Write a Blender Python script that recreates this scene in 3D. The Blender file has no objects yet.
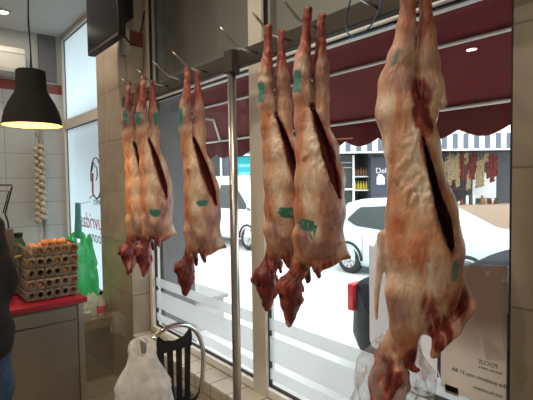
import bpy, bmesh, math, random
import numpy as np
from mathutils import Vector, Matrix, noise
random.seed(7); np.random.seed(7)
PI = math.pi
SC = bpy.context.scene
COL = SC.collection

# ------------------------------------------------------------------ camera
F = 435.0; YAW = math.radians(40.1); PITCH = math.radians(2.5); ROLL = math.radians(0.8)
O = Vector((0, 0, 1.6))
fw = Vector((-math.cos(YAW)*math.cos(PITCH), math.sin(YAW)*math.cos(PITCH), -math.sin(PITCH)))
r0 = fw.cross(Vector((0, 0, 1))).normalized(); u0 = r0.cross(fw)
rt = r0*math.cos(ROLL) - u0*math.sin(ROLL); up = u0*math.cos(ROLL) + r0*math.sin(ROLL)
cd = bpy.data.cameras.new('camera'); cam = bpy.data.objects.new('camera', cd); COL.objects.link(cam)
cd.sensor_width = 36; cd.lens = F*36/533; cd.clip_start = .02; cd.clip_end = 200
m = Matrix((rt, up, -fw)).transposed().to_4x4(); m.translation = O; cam.matrix_world = m
SC.camera = cam

# ------------------------------------------------------------------ light, exposure
SC.view_settings.view_transform = 'Standard'; SC.view_settings.look = 'None'
SC.view_settings.exposure = 0.0; SC.view_settings.gamma = 1.0
w = bpy.data.worlds.new('sky'); SC.world = w; w.use_nodes = True
bg = w.node_tree.nodes['Background']; bg.inputs[0].default_value = (.92, .965, 1, 1); bg.inputs[1].default_value = 3.0
LAMP_W = 13.0
sd = bpy.data.lights.new('sun', 'SUN'); sd.energy = 1.6; sd.angle = .6; sd.color = (1, .97, .92)
so = bpy.data.objects.new('sun', sd); so.rotation_euler = (math.radians(38), 0, math.radians(150)); COL.objects.link(so)

def ray(x, y): return fw + rt*((x-266.5)/F) - up*((y-200)/F)
def onY(x, y, Y): d = ray(x, y); return O + d*(Y/d.y)
def onX(x, y, X): d = ray(x, y); return O + d*(X/d.x)
def onZ(x, y, Z): d = ray(x, y); return O + d*((Z-1.6)/d.z)

# ------------------------------------------------------------------ materials
def mat(name, col, rough=.5, metal=0, **k):
    m = bpy.data.materials.new(name); m.use_nodes = True
    b = m.node_tree.nodes['Principled BSDF']
    b.inputs['Base Color'].default_value = (*col, 1); b.inputs['Roughness'].default_value = rough
    b.inputs['Metallic'].default_value = metal
    if 'emit' in k:
        b.inputs['Emission Color'].default_value = (*k['emit'], 1); b.inputs['Emission Strength'].default_value = k['es']
    if 'spec' in k: b.inputs['Specular IOR Level'].default_value = k['spec']
    if 'var' in k: vary(m, col, k['var'], k.get('scale', 8), k.get('bump', 0))
    return m
def vary(m, col, v, scale, bump):
    nt = m.node_tree; b = nt.nodes['Principled BSDF']
    tc = nt.nodes.new('ShaderNodeTexCoord'); n = nt.nodes.new('ShaderNodeTexNoise')
    n.inputs['Scale'].default_value = scale; n.inputs['Detail'].default_value = 5
    nt.links.new(tc.outputs['Object'], n.inputs['Vector'])
    r = nt.nodes.new('ShaderNodeValToRGB')
    r.color_ramp.elements[0].position = .3; r.color_ramp.elements[1].position = .7
    r.color_ramp.elements[0].color = (*[c*(1-v) for c in col], 1)
    r.color_ramp.elements[1].color = (*[min(1, c*(1+v)) for c in col], 1)
    nt.links.new(n.outputs['Fac'], r.inputs[0]); nt.links.new(r.outputs[0], b.inputs['Base Color'])
    if bump:
        bp = nt.nodes.new('ShaderNodeBump'); bp.inputs['Strength'].default_value = bump; bp.inputs['Distance'].default_value = .01
        nt.links.new(n.outputs['Fac'], bp.inputs['Height']); nt.links.new(bp.outputs[0], b.inputs['Normal'])
def glassy(name, tint=(1, 1, 1), ior=1.45, rough=0.0):
    m = bpy.data.materials.new(name); m.use_nodes = True; nt = m.node_tree; nt.nodes.clear()
    o = nt.nodes.new('ShaderNodeOutputMaterial'); mx = nt.nodes.new('ShaderNodeMixShader'); fr = nt.nodes.new('ShaderNodeFresnel')
    t = nt.nodes.new('ShaderNodeBsdfTransparent'); g = nt.nodes.new('ShaderNodeBsdfGlossy')
    t.inputs[0].default_value = (*tint, 1); g.inputs['Roughness'].default_value = rough
    ge = nt.nodes.new('ShaderNodeNewGeometry'); mr = nt.nodes.new('ShaderNodeMapRange'); mr.inputs[3].default_value = ior; mr.inputs[4].default_value = 1/ior
    nt.links.new(ge.outputs['Backfacing'], mr.inputs[0]); nt.links.new(mr.outputs[0], fr.inputs[0])
    nt.links.new(fr.outputs[0], mx.inputs[0]); nt.links.new(t.outputs[0], mx.inputs[1]); nt.links.new(g.outputs[0], mx.inputs[2])
    nt.links.new(mx.outputs[0], o.inputs[0]); return m
def film(name, col, clear, trans=.6, noise_scale=0, rough=.5):
    """thin film or plastic: part clear, part white scattering"""
    m = bpy.data.materials.new(name); m.use_nodes = True; nt = m.node_tree; nt.nodes.clear()
    N = nt.nodes.new; L = nt.links.new
    o = N('ShaderNodeOutputMaterial'); mx = N('ShaderNodeMixShader'); m2 = N('ShaderNodeMixShader')
    t = N('ShaderNodeBsdfTransparent'); d = N('ShaderNodeBsdfPrincipled'); d.inputs['Roughness'].default_value = rough
    tr = N('ShaderNodeBsdfTranslucent')
    d.inputs['Base Color'].default_value = (*col, 1); tr.inputs[0].default_value = (*col, 1)
    m2.inputs[0].default_value = trans; L(d.outputs[0], m2.inputs[1]); L(tr.outputs[0], m2.inputs[2])
    L(m2.outputs[0], mx.inputs[1]); L(t.outputs[0], mx.inputs[2]); mx.inputs[0].default_value = clear
    if noise_scale:
        tc = N('ShaderNodeTexCoord'); n = N('ShaderNodeTexNoise'); n.inputs['Scale'].default_value = noise_scale
        L(tc.outputs['Object'], n.inputs['Vector']); mr = N('ShaderNodeMapRange')
        mr.inputs[1].default_value = .35; mr.inputs[2].default_value = .65
        mr.inputs[3].default_value = max(0, clear-.2); mr.inputs[4].default_value = min(1, clear+.15)
        L(n.outputs['Fac'], mr.inputs[0]); L(mr.outputs[0], mx.inputs[0])
        bp = N('ShaderNodeBump'); bp.inputs['Strength'].default_value = .5; bp.inputs['Distance'].default_value = .01
        L(n.outputs['Fac'], bp.inputs['Height']); L(bp.outputs[0], d.inputs['Normal'])
    L(mx.outputs[0], o.inputs[0]); return m
def tiles(name, axis, tw, th, c1, c2, grout, off=(0, 0), rough=.35, marble=0.0, offset=0.0, mortar=.004, band=None):
    m = bpy.data.materials.new(name); m.use_nodes = True; nt = m.node_tree; N = nt.nodes.new; L = nt.links.new
    b = nt.nodes['Principled BSDF']; b.inputs['Roughness'].default_value = rough
    tc = N('ShaderNodeTexCoord'); sx = N('ShaderNodeSeparateXYZ'); cx = N('ShaderNodeCombineXYZ')
    L(tc.outputs['Object'], sx.inputs[0])
    L(sx.outputs['XYZ'.index(axis[0])], cx.inputs[0]); L(sx.outputs['XYZ'.index(axis[1])], cx.inputs[1])
    mp = N('ShaderNodeMapping'); mp.inputs['Location'].default_value = (off[0], off[1], 0); L(cx.outputs[0], mp.inputs[0])
    br = N('ShaderNodeTexBrick'); br.offset = offset; br.squash = 1
    br.inputs['Scale'].default_value = 1; br.inputs['Brick Width'].default_value = tw; br.inputs['Row Height'].default_value = th
    br.inputs['Mortar Size'].default_value = mortar; br.inputs['Color1'].default_value = (*c1, 1); br.inputs['Color2'].default_value = (*c2, 1)
    br.inputs['Mortar'].default_value = (*grout, 1); L(mp.outputs[0], br.inputs['Vector'])
    n = N('ShaderNodeTexNoise'); n.inputs['Scale'].default_value = 4; n.inputs['Detail'].default_value = 8; n.inputs['Distortion'].default_value = 1.2
    L(tc.outputs['Object'], n.inputs['Vector'])
    mr = N('ShaderNodeMapRange'); mr.inputs[1].default_value = .3; mr.inputs[2].default_value = .7
    mr.inputs[3].default_value = 1-marble; mr.inputs[4].default_value = 1+marble*.5; L(n.outputs['Fac'], mr.inputs[0])
    vm = N('ShaderNodeVectorMath'); vm.operation = 'SCALE'; L(br.outputs['Color'], vm.inputs[0]); L(mr.outputs[0], vm.inputs['Scale'])
    out = vm.outputs[0]
    if band:
        z0, z1, bc = band
        a = N('ShaderNodeMath'); a.operation = 'GREATER_THAN'; a.inputs[1].default_value = z0; L(sx.outputs[2], a.inputs[0])
        c = N('ShaderNodeMath'); c.operation = 'LESS_THAN'; c.inputs[1].default_value = z1; L(sx.outputs[2], c.inputs[0])
        q = N('ShaderNodeMath'); q.operation = 'MULTIPLY'; L(a.outputs[0], q.inputs[0]); L(c.outputs[0], q.inputs[1])
        mx = N('ShaderNodeMixRGB'); L(q.outputs[0], mx.inputs[0]); L(out, mx.inputs[1]); mx.inputs[2].default_value = (*bc, 1); out = mx.outputs[0]
    L(out, b.inputs['Base Color'])
    bp = N('ShaderNodeBump'); bp.inputs['Strength'].default_value = .4; bp.inputs['Distance'].default_value = .002; bp.invert = True
    L(br.outputs['Fac'], bp.inputs['Height']); L(bp.outputs[0], b.inputs['Normal'])
    return m

BAND = (2.625, 2.735, (.20, .032, .022))
M = {}
M['tile_back'] = tiles('white wall tiles', 'YZ', .30, .27, (.50, .50, .48), (.47, .47, .46), (.30, .30, .29), (.02, -.05), .3, .05, band=BAND)
M['paint'] = mat('off white paint', (.50, .49, .46), .8, var=.04, scale=3)
M['ceil'] = mat('ceiling paint', (.56, .55, .53), .85, var=.03, scale=2)
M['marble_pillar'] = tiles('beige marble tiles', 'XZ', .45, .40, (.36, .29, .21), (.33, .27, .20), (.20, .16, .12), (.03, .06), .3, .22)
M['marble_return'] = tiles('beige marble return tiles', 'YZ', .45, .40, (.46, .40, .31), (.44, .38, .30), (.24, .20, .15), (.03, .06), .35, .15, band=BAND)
M['marble_right'] = tiles('taupe marble tiles', 'XZ', .60, .42, (.34, .29, .22), (.31, .27, .21), (.20, .17, .13), (0.1, .05), .4, .15)
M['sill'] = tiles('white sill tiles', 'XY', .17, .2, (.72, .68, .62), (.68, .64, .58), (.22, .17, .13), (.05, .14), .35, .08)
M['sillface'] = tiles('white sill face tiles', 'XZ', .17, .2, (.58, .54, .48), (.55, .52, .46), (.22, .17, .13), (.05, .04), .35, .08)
M['floor'] = tiles('beige floor tiles', 'XY', .33, .33, (.36, .30, .23), (.33, .28, .21), (.14, .11, .09), (0, 0), .3, .15)
M['alu'] = mat('cream white aluminium', (.66, .63, .56), .4)
M['aluwhite'] = mat('white aluminium', (.88, .88, .87), .4)
M['gasket'] = mat('black rubber', (.015, .015, .015), .6)
M['glass'] = glassy('window glass', (.96, .98, .97))
M['frost'] = film('frosted film', (.85, .88, .9), .42, .7)
M['privacy'] = film('pale blue privacy film', (.80, .90, .93), .04, .9)
M['beam'] = mat('brown grey painted steel', (.042, .033, .026), .7, .0, var=.15)
M['steel'] = mat('brushed stainless steel', (.55, .53, .50), .3, .95)
M['steelpanel'] = mat('stainless panel', (.38, .35, .32), .33, .9, var=.12, scale=3)
M['chrome'] = mat('chrome', (.7, .68, .65), .12, 1)
M['black'] = mat('black enamel', (.012, .011, .011), .5, spec=.3)
M['lampblack'] = mat('matt black lamp shade', (.012, .011, .010), .7, spec=.25)
M['lampin'] = mat('cream inner shade', (.88, .74, .26), .5)
M['bulb'] = mat('warm bulb', (1, .9, .6), .5, emit=(1, .72, .32), es=14)
M['spotglow'] = mat('downlight glow', (1, 1, 1), .5, emit=(1, .9, .72), es=16)
M['white'] = mat('white plastic', (.55, .54, .50), .5)
M['red'] = mat('red worktop', (.33, .015, .035), .4)
M['pulp'] = mat('grey brown moulded pulp', (.25, .20, .15), .95, var=.3, scale=60, bump=.5)
M['egg'] = mat('brown egg shell', (.58, .24, .09), .45, var=.2, scale=20)
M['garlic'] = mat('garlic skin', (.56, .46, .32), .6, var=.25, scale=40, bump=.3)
M['stalk'] = mat('dried garlic stalk', (.30, .22, .12), .8, var=.3, scale=50, bump=.5)
M['green'] = film('thin green plastic', (.12, .78, .34), .14, .65, 14)
M['teal'] = mat('teal cloth', (.10, .36, .36), .85, var=.2, scale=20)
M['whitebag'] = film('thin white plastic', (.97, .96, .95), .36, .5, 14, .3)
M['clear'] = film('clear wrapping film', (.80, .79, .77), .80, .4, 22, .15)
M['jacket'] = mat('dark brown jacket cloth', (.009, .006, .005), .95, var=.3, scale=30)
M['jeans'] = mat('blue denim', (.03, .06, .12), .85, var=.3, scale=50)
M['skin'] = mat('skin', (.50, .28, .20), .5)
M['hair'] = mat('dark hair', (.02, .014, .01), .6)
M['shoe'] = mat('black shoe leather', (.015, .014, .013), .4)
M['maroon'] = mat('maroon awning cloth', (.15, .008, .013), .85, var=.1, scale=6)
M['street'] = mat('pale concrete paving', (.66, .66, .65), .85, var=.08, scale=1.5)
M['kerb'] = mat('pale kerb stone', (.50, .49, .47), .85, var=.1, scale=3)
M['pier'] = mat('grey blue render', (.22, .24, .27), .8, var=.05)
M['grey'] = mat('mid grey panel', (.38, .37, .36), .6, var=.04, scale=2)
M['carwhite'] = mat('pale ice blue car paint', (.62, .76, .80), .25)
M['vanwhite'] = mat('white van paint', (.75, .77, .78), .3)
M['carblack'] = mat('black car paint', (.008, .012, .02), .45, spec=.12)
M['carglass'] = mat('dark car glass', (.05, .065, .065), .25, spec=.25)
M['tyre'] = mat('tyre rubber', (.03, .03, .03), .8)
M['rim'] = mat('silver wheel rim', (.55, .57, .58), .3, .7)
M['redlens'] = mat('red tail light lens', (.65, .02, .03), .25)
M['tealsign'] = mat('turquoise sign board', (.01, .50, .55), .5)
M['signwhite'] = mat('white sign lettering', (.85, .88, .88), .6)
M['shopdark'] = mat('shop front dark grey', (.07, .075, .085), .6)
M['shopblue'] = mat('dark slate blue board', (.045, .055, .085), .6)
M['wallgrey'] = mat('slate grey render', (.13, .15, .19), .8, var=.05)
M['wallpale'] = mat('pale blue grey render', (.42, .46, .52), .8, var=.05)
M['yellow'] = mat('yellow oil bottle', (.70, .55, .06), .3)
M['brown'] = mat('brown goods', (.25, .12, .06), .7, var=.3, scale=30)
M['redpep'] = mat('dried red peppers', (.16, .018, .014), .6, var=.4, scale=30)
M['poster'] = film('brown grey poster paper', (.44, .34, .30), .05, .45)
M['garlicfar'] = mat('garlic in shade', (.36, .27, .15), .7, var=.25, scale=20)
M['posterw'] = film('pale poster paper', (.85, .78, .76), .25, .75)
M['ink'] = mat('poster ink', (.10, .08, .08), .7)
M['inkpale'] = mat('pale poster lettering', (.62, .55, .38), .7)
M['inkred'] = mat('red lettering', (.55, .05, .06), .6)
M['inkblack'] = mat('black lettering', (.05, .05, .06), .6)
M['screen'] = mat('black glossy screen', (.012, .013, .013), .12, spec=.25)
M['wire'] = mat('blue plastic wire', (.02, .10, .22), .5)
M['pink'] = mat('pink label', (.65, .12, .2), .5)
M['darkgreen'] = mat('dark green leafy label', (.05, .09, .04), .7, var=.6, scale=60)
M['wood'] = mat('light wood', (.45, .32, .2), .6, var=.2, scale=20)
M['card'] = mat('brown cardboard', (.30, .19, .10), .8, var=.15, scale=10)
M['purple'] = mat('purple grey goods', (.25, .18, .26), .6, var=.5, scale=25)
M['plum'] = mat('marble grey stone', (.34, .34, .33), .6, var=.1)
M['eye'] = mat('dark eye', (.02, .01, .012), .15)

# ------------------------------------------------------------------ helpers
def tag(o, label, cat, group=None, kind=None):
    o['label'] = label; o['category'] = cat
    if group: o['group'] = group
    if kind: o['kind'] = kind
    return o
def thing(name, label, cat, loc=(0, 0, 0), rz=0, group=None):
    o = bpy.data.objects.new(name, None); COL.objects.link(o); o.empty_display_size = .05
    o.location = loc; o.rotation_euler = (0, 0, rz); return tag(o, label, cat, group)
def obj(name, bm, mt, parent=None, smooth=False, bevel=0):
    me = bpy.data.meshes.new(name)
    if isinstance(bm, bmesh.types.BMesh):
        bmesh.ops.recalc_face_normals(bm, faces=bm.faces); bm.to_mesh(me); bm.free()
    else:
        me.from_pydata(*bm); me.update()
    o = bpy.data.objects.new(name, me); COL.objects.link(o)
    for k in (mt if isinstance(mt, (list, tuple)) else [mt]): me.materials.append(M[k] if isinstance(k, str) else k)
    if smooth: me.polygons.foreach_set('use_smooth', [True]*len(me.polygons))
    if parent: o.parent = parent
    if bevel:
        b = o.modifiers.new('bevel', 'BEVEL'); b.width = bevel; b.segments = 2; b.limit_method = 'ANGLE'
    return o
def struct(name, bm, mt, **k):
    o = obj(name, bm, mt, **k); o['kind'] = 'structure'; return o
def box(bm, a, b):
    v = [bm.verts.new((x, y, z)) for x in (a[0], b[0]) for y in (a[1], b[1]) for z in (a[2], b[2])]
    for f in ((0, 1, 3, 2), (4, 6, 7, 5), (0, 4, 5, 1), (2, 3, 7, 6), (0, 2, 6, 4), (1, 5, 7, 3)): bm.faces.new([v[i] for i in f])
    return bm
def B(*boxes):
    bm = bmesh.new()
    for a, b in boxes: box(bm, a, b)
    return bm
def tube(bm, pts, r, n=10, caps=True):
    pts = [Vector(p) for p in pts]; rs = r if isinstance(r, (list, tuple)) else [r]*len(pts)
    rings = []; nrm = None
    for i, p in enumerate(pts):
        t = (pts[min(i+1, len(pts)-1)] - pts[max(i-1, 0)]).normalized()
        if nrm is None:
            nrm = t.orthogonal().normalized()
        else:
            nrm = (nrm - t*nrm.dot(t)); nrm = nrm.normalized() if nrm.length > 1e-6 else t.orthogonal().normalized()
        bn = t.cross(nrm)
        rings.append([bm.verts.new(p + (nrm*math.cos(2*PI*k/n) + bn*math.sin(2*PI*k/n))*rs[i]) for k in range(n)])
    for a, b in zip(rings, rings[1:]):
        for k in range(n): bm.faces.new((a[k], a[(k+1) % n], b[(k+1) % n], b[k]))
    if caps:
        bm.faces.new(rings[0][::-1]); bm.faces.new(rings[-1])
    return bm
def T(pts, r, n=10): return tube(bmesh.new(), pts, r, n)
def lathe(bm, prof, c=(0, 0, 0), n=32, cap=True):
    rings = [[bm.verts.new((c[0]+r*math.cos(2*PI*k/n), c[1]+r*math.sin(2*PI*k/n), c[2]+z)) for k in range(n)] for r, z in prof]
    for a, b in zip(rings, rings[1:]):
        for k in range(n): bm.faces.new((a[k], a[(k+1) % n], b[(k+1) % n], b[k]))
    if cap:
        bm.faces.new(rings[0][::-1]); bm.faces.new(rings[-1])
    return bm
def LA(prof, c=(0, 0, 0), n=32, cap=True): return lathe(bmesh.new(), prof, c, n, cap)
def ball(bm, c, r, seg=12):
    s = r if isinstance(r, (tuple, list)) else (r, r, r)
    bmesh.ops.create_uvsphere(bm, u_segments=seg, v_segments=max(6, seg*2//3), radius=1, matrix=Matrix.Translation(c) @ Matrix.Diagonal((*s, 1)))
    return bm
def poly(bm, pts, t):
    """flat outline pts (3D, planar) thickened by vector t"""
    t = Vector(t); a = [bm.verts.new(Vector(p)) for p in pts]; b = [bm.verts.new(Vector(p)+t) for p in pts]
    n = len(a); bm.faces.new(a); bm.faces.new(b[::-1])
    for i in range(n): bm.faces.new((a[i], b[i], b[(i+1) % n], a[(i+1) % n]))
    return bm
def lettering(name, s, size, org, ex, ey, mt, parent=None, depth=.002, align='CENTER', space=1.0, shear=0):
    """text as a mesh; ex = reading direction, ey = up"""
    c = bpy.data.curves.new(name, 'FONT'); c.body = s; c.size = size; c.extrude = depth/2; c.align_x = align; c.space_character = space; c.shear = shear
    c.resolution_u = 3
    t = bpy.data.objects.new(name, c); COL.objects.link(t); bpy.context.view_layer.update()
    me = bpy.data.meshes.new_from_object(t.evaluated_get(bpy.context.evaluated_depsgraph_get()))
    bpy.data.objects.remove(t)
    ex = Vector(ex).normalized(); ey = Vector(ey).normalized(); ez = ex.cross(ey)
    mw = Matrix((ex, ey, ez)).transposed().to_4x4(); mw.translation = Vector(org)
    if parent: mw = Matrix.Translation(parent.location).inverted() @ mw if parent.rotation_euler.z == 0 else (Matrix.Translation(parent.location) @ Matrix.Rotation(parent.rotation_euler.z, 4, 'Z')).inverted() @ mw
    me.transform(mw); me.materials.clear(); me.materials.append(M[mt])
    o = bpy.data.objects.new(name, me); COL.objects.link(o)
    if parent: o.parent = parent
    return o

# ---- implicit surfaces (smooth blended limbs) and their mesh
def prim(V, g0, h, a, b, ra, rb, k, zs=(1, 1, 1), sub=False):
    """blend one tapered limb into the grid V (float32), grid origin g0, spacing h"""
    a = np.array(a, float); b = np.array(b, float); R = max(ra, rb) + k + 3*h
    ext = R/np.array(zs)
    lo = np.maximum(0, np.floor((np.minimum(a, b)-ext-g0)/h).astype(int)); hi = np.minimum(V.shape, np.ceil((np.maximum(a, b)+ext-g0)/h).astype(int)+1)
    if (hi <= lo).any(): return
    X = [((g0[i]+h*np.arange(lo[i], hi[i]))-a[i])*zs[i] for i in range(3)]
    X = np.meshgrid(*X, indexing='ij'); d = (b-a)*np.array(zs); dd = max(1e-9, float(d@d))
    t = np.clip((X[0]*d[0]+X[1]*d[1]+X[2]*d[2])/dd, 0, 1)
    D = np.sqrt((X[0]-t*d[0])**2+(X[1]-t*d[1])**2+(X[2]-t*d[2])**2) - (ra+t*(rb-ra))
    s = tuple(slice(l, q) for l, q in zip(lo, hi)); v = V[s]
    if sub:
        q = -D; hh = np.clip(.5+.5*(q-v)/k, 0, 1); V[s] = v*(1-hh)+q*hh + k*hh*(1-hh)
    else:
        hh = np.clip(.5+.5*(v-D)/k, 0, 1); V[s] = v*(1-hh)+D*hh - k*hh*(1-hh)
def nets(V, g0, h):
    s = V < 0; nx, ny, nz = V.shape
    cs = np.zeros((nx-1, ny-1, nz-1), np.int8)
    for i in (0, 1):
        for j in (0, 1):
            for k in (0, 1): cs += s[i:nx-1+i, j:ny-1+j, k:nz-1+k]
    act = np.argwhere((cs > 0) & (cs < 8)); idx = -np.ones(cs.shape, int); idx[tuple(act.T)] = np.arange(len(act))
    P = np.zeros((len(act), 3)); C = np.zeros(len(act))
    cn = [(i, j, k) for i in (0, 1) for j in (0, 1) for k in (0, 1)]
    for a in cn:
        for ax in range(3):
            if a[ax] == 0:
                b = list(a); b[ax] = 1
                va = V[tuple((act+a).T)]; vb = V[tuple((act+b).T)]; q = (va < 0) != (vb < 0)
                t = np.where(q, va/np.where(q, va-vb, 1), 0); p = act + np.array(a, float); p[:, ax] += t
                P[q] += p[q]; C[q] += 1
    P = P/C[:, None]*h + g0
    F_ = []
    for ax in range(3):
        o1, o2 = [(1, 2), (2, 0), (0, 1)][ax]
        sl = [slice(None)]*3; sl2 = [slice(None)]*3; sl[ax] = slice(0, -1); sl2[ax] = slice(1, None)
        a = s[tuple(sl)]; b = s[tuple(sl2)]; e = np.argwhere(a != b)
        e = e[(e[:, o1] > 0) & (e[:, o2] > 0) & (e[:, o1] < V.shape[o1]-1) & (e[:, o2] < V.shape[o2]-1)]
        d1 = np.zeros(3, int); d1[o1] = 1; d2 = np.zeros(3, int); d2[o2] = 1
        q = np.stack([idx[tuple((e-d1-d2).T)], idx[tuple((e-d2).T)], idx[tuple(e.T)], idx[tuple((e-d1).T)]], 1)
        fl = ~a[tuple(e.T)]; q[fl] = q[fl][:, ::-1]; F_.append(q)
    return P, np.concatenate(F_)
def limbs(prims, h, k=.03, zs=(1, 1, 1), noise_amp=0, seed=0):
    """prims: (ax,ay,az, ra, bx,by,bz, rb)"""
    A = np.array([p[:3] for p in prims]+[p[4:7] for p in prims]); R = max(max(p[3], p[7]) for p in prims)/min(zs)+k+3*h
    g0 = A.min(0)-R; sh = np.ceil((A.max(0)+R-g0)/h).astype(int)+1
    V = np.full(sh, .5*max(1, h*40), np.float32)
    for p in prims: prim(V, g0, h, p[:3], p[4:7], p[3], p[7], k, zs)
    if noise_amp: V += wob(sh, g0, h, noise_amp, seed)
    return V, g0
def wob(sh, g0, h, amp, seed, wl=12.0):
    rs = np.random.RandomState(seed); ax = [(g0[i]+h*np.arange(sh[i])) for i in range(3)]
    X = np.meshgrid(*[a.astype(np.float32) for a in ax], indexing='ij'); out = np.zeros(sh, np.float32)
    for i in range(7):
        k = rs.normal(size=3); k = k/np.linalg.norm(k)*2*PI/(wl*(.5+rs.rand())); k[1] *= .6
        out += np.sin(k[0]*X[0]+k[1]*X[1]+k[2]*X[2]+rs.rand()*6.28).astype(np.float32)
    return out*amp/3
def mesh_np(name, P, Q, mt, parent=None, attr=None):
    me = bpy.data.meshes.new(name); me.from_pydata(P.tolist(), [], Q.tolist()); me.update()
    me.polygons.foreach_set('use_smooth', [True]*len(me.polygons)); me.materials.append(M[mt])
    if attr is not None:
        a = me.color_attributes.new('tissue', 'FLOAT_COLOR', 'POINT'); a.data.foreach_set('color', attr.astype(np.float32).ravel())
    o = bpy.data.objects.new(name, me); COL.objects.link(o)
    if parent: o.parent = parent
    return o

# ================================================================== STRUCTURE
XL, XR, YB, ZC = -5.4, 2.2, -4.6, 3.27
struct('floor', B(((XL-.1, YB, -.08), (XR, 1.5, 0))), 'floor')
struct('ceiling', B(((XL-.1, YB, ZC), (XR, 1.62, ZC+.1))), 'ceil')
struct('wall_left', B(((XL-.1, YB, 0), (XL, 1.6, 2.9))), 'tile_back')
struct('wall_left_upper', B(((XL-.1, YB, 2.9), (XL+.006, 1.6, ZC))), 'paint')
struct('wall_back', B(((XL, YB-.1, 0), (XR, YB, ZC))), 'paint')
struct('wall_right', B(((XR, YB, 0), (XR+.1, 1.6, ZC))), 'paint')
# downpipe boxing on the tiled wall
struct('trim_1', B(((XL, 1.24, 2.76), (XL+.03, 1.42, ZC))), mat('taupe boxing', (.14, .135, .125), .8))
struct('trim_2', B(((XL, 1.24, 0), (XL+.02, 1.262, 2.62))), mat('grey conduit', (.36, .35, .33), .6))
# pillar between side window and shop window, and the low walls
PX0, PX1, PF = -3.80, -3.17, 1.32
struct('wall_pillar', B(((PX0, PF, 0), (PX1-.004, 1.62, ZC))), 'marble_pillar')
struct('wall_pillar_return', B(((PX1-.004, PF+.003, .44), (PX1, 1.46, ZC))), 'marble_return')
struct('wall_side_low', B(((XL, PF, 0), (PX0, 1.62, .48))), 'marble_pillar')
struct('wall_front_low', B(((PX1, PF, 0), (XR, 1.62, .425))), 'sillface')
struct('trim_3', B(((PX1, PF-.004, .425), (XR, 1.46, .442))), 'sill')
struct('wall_pillar_right', B(((-.522, 1.40, 0), (XR, 1.7, ZC))), 'marble_right')
struct('trim_4', B(((PX1-.05, PF-.03, 2.55), (PX1+.012, PF+.03, ZC))), 'paint')   # boxing on the pillar corner
struct('trim_8', B(((-3.31, PF-.004, 2.625), (PX1-.05, PF+.01, 2.735))), mat('dark red tile', (.20, .032, .022), .35))
struct('trim_5', B(((-.530, 1.405, .44), (-.522, 1.47, ZC))), 'gasket')
def frame_bars(bars, mt): return B(*bars)
def window(n, x0, x1, z0, z1, fr=.045, y=1.5, mt='alu', pane='glass', ft=None):
    ft = ft or fr
    o = struct('window_%d' % n, B(((x0, y-.035, z0), (x0+fr, y+.035, z1)), ((x1-fr, y-.035, z0), (x1, y+.035, z1)),
               ((x0+fr, y-.035, z0), (x1-fr, y+.035, z0+fr)), ((x0+fr, y-.035, z1-ft), (x1-fr, y+.035, z1))), mt)
    g = .007
    obj('gasket', B(((x0+fr, y-.01, z0+fr), (x0+fr+g, y+.01, z1-fr)), ((x1-fr-g, y-.01, z0+fr), (x1-fr, y+.01, z1-fr)),
               ((x0+fr, y-.01, z0+fr), (x1-fr, y+.01, z0+fr+g)), ((x0+fr, y-.01, z1-ft-g), (x1-fr, y+.01, z1-ft))), 'gasket', o)
    obj('pane', B(((x0+fr, y-.003, z0+fr), (x1-fr, y+.003, z1-ft))), pane, o)
    return o
ZH = 2.235
window(1, PX1, -1.815, .442, ZH, mt='aluwhite', ft=.022)
window(2, -1.815, -.45, .442, ZH, mt='aluwhite', ft=.022)
window(3, PX1, -1.815, ZH, ZC)
window(4, -1.815, -.45, ZH, ZC)
struct('trim_6', B(((-1.858, 1.452, .442), (-1.748, 1.466, ZC))), 'alu')
window(5, -5.36, PX0, .48, 2.27, .05, pane='privacy')
window(6, -5.36, PX0, 2.27, ZC, .05, pane='privacy')
# outside: street, far kerb, near pier, shop sign box above the glass
struct('street', B(((-40, 1.7, -.45), (30, 45, -.35))), 'street')
struct('kerb', B(((-8, 1.62, -.45), (4, 2.35, -.2))), 'kerb')
struct('exterior_pier', B(((-3.5, 1.56, -.35), (-3.12, 1.84, 3.3))), 'pier')
struct('fascia', B(((-3.12, 1.62, 2.30), (2.2, 1.70, 3.4))), 'grey')
struct('roof_slab', B(((XL-.3, YB-.2, ZC+.1), (XR+.3, 2.3, ZC+.35))), 'grey')

# ---- frosted bands on the glass
for n, (x0, x1) in enumerate(((PX1+.05, -1.862), (-1.765, -.50))):
    for j, (a, b) in enumerate(((.80, .865), (.63, .765), (.53, .59))):
        o = obj('frosted_band', B(((x0, 1.492, a), (x1, 1.4965, b))), 'frost')
        tag(o, '%s frosted strip across the foot of the %s shop window pane' % (('upper thin', 'broad middle', 'lowest thin')[j], ('left', 'right')[n]), 'window film', 'frosted strips on the shop windows')

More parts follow.
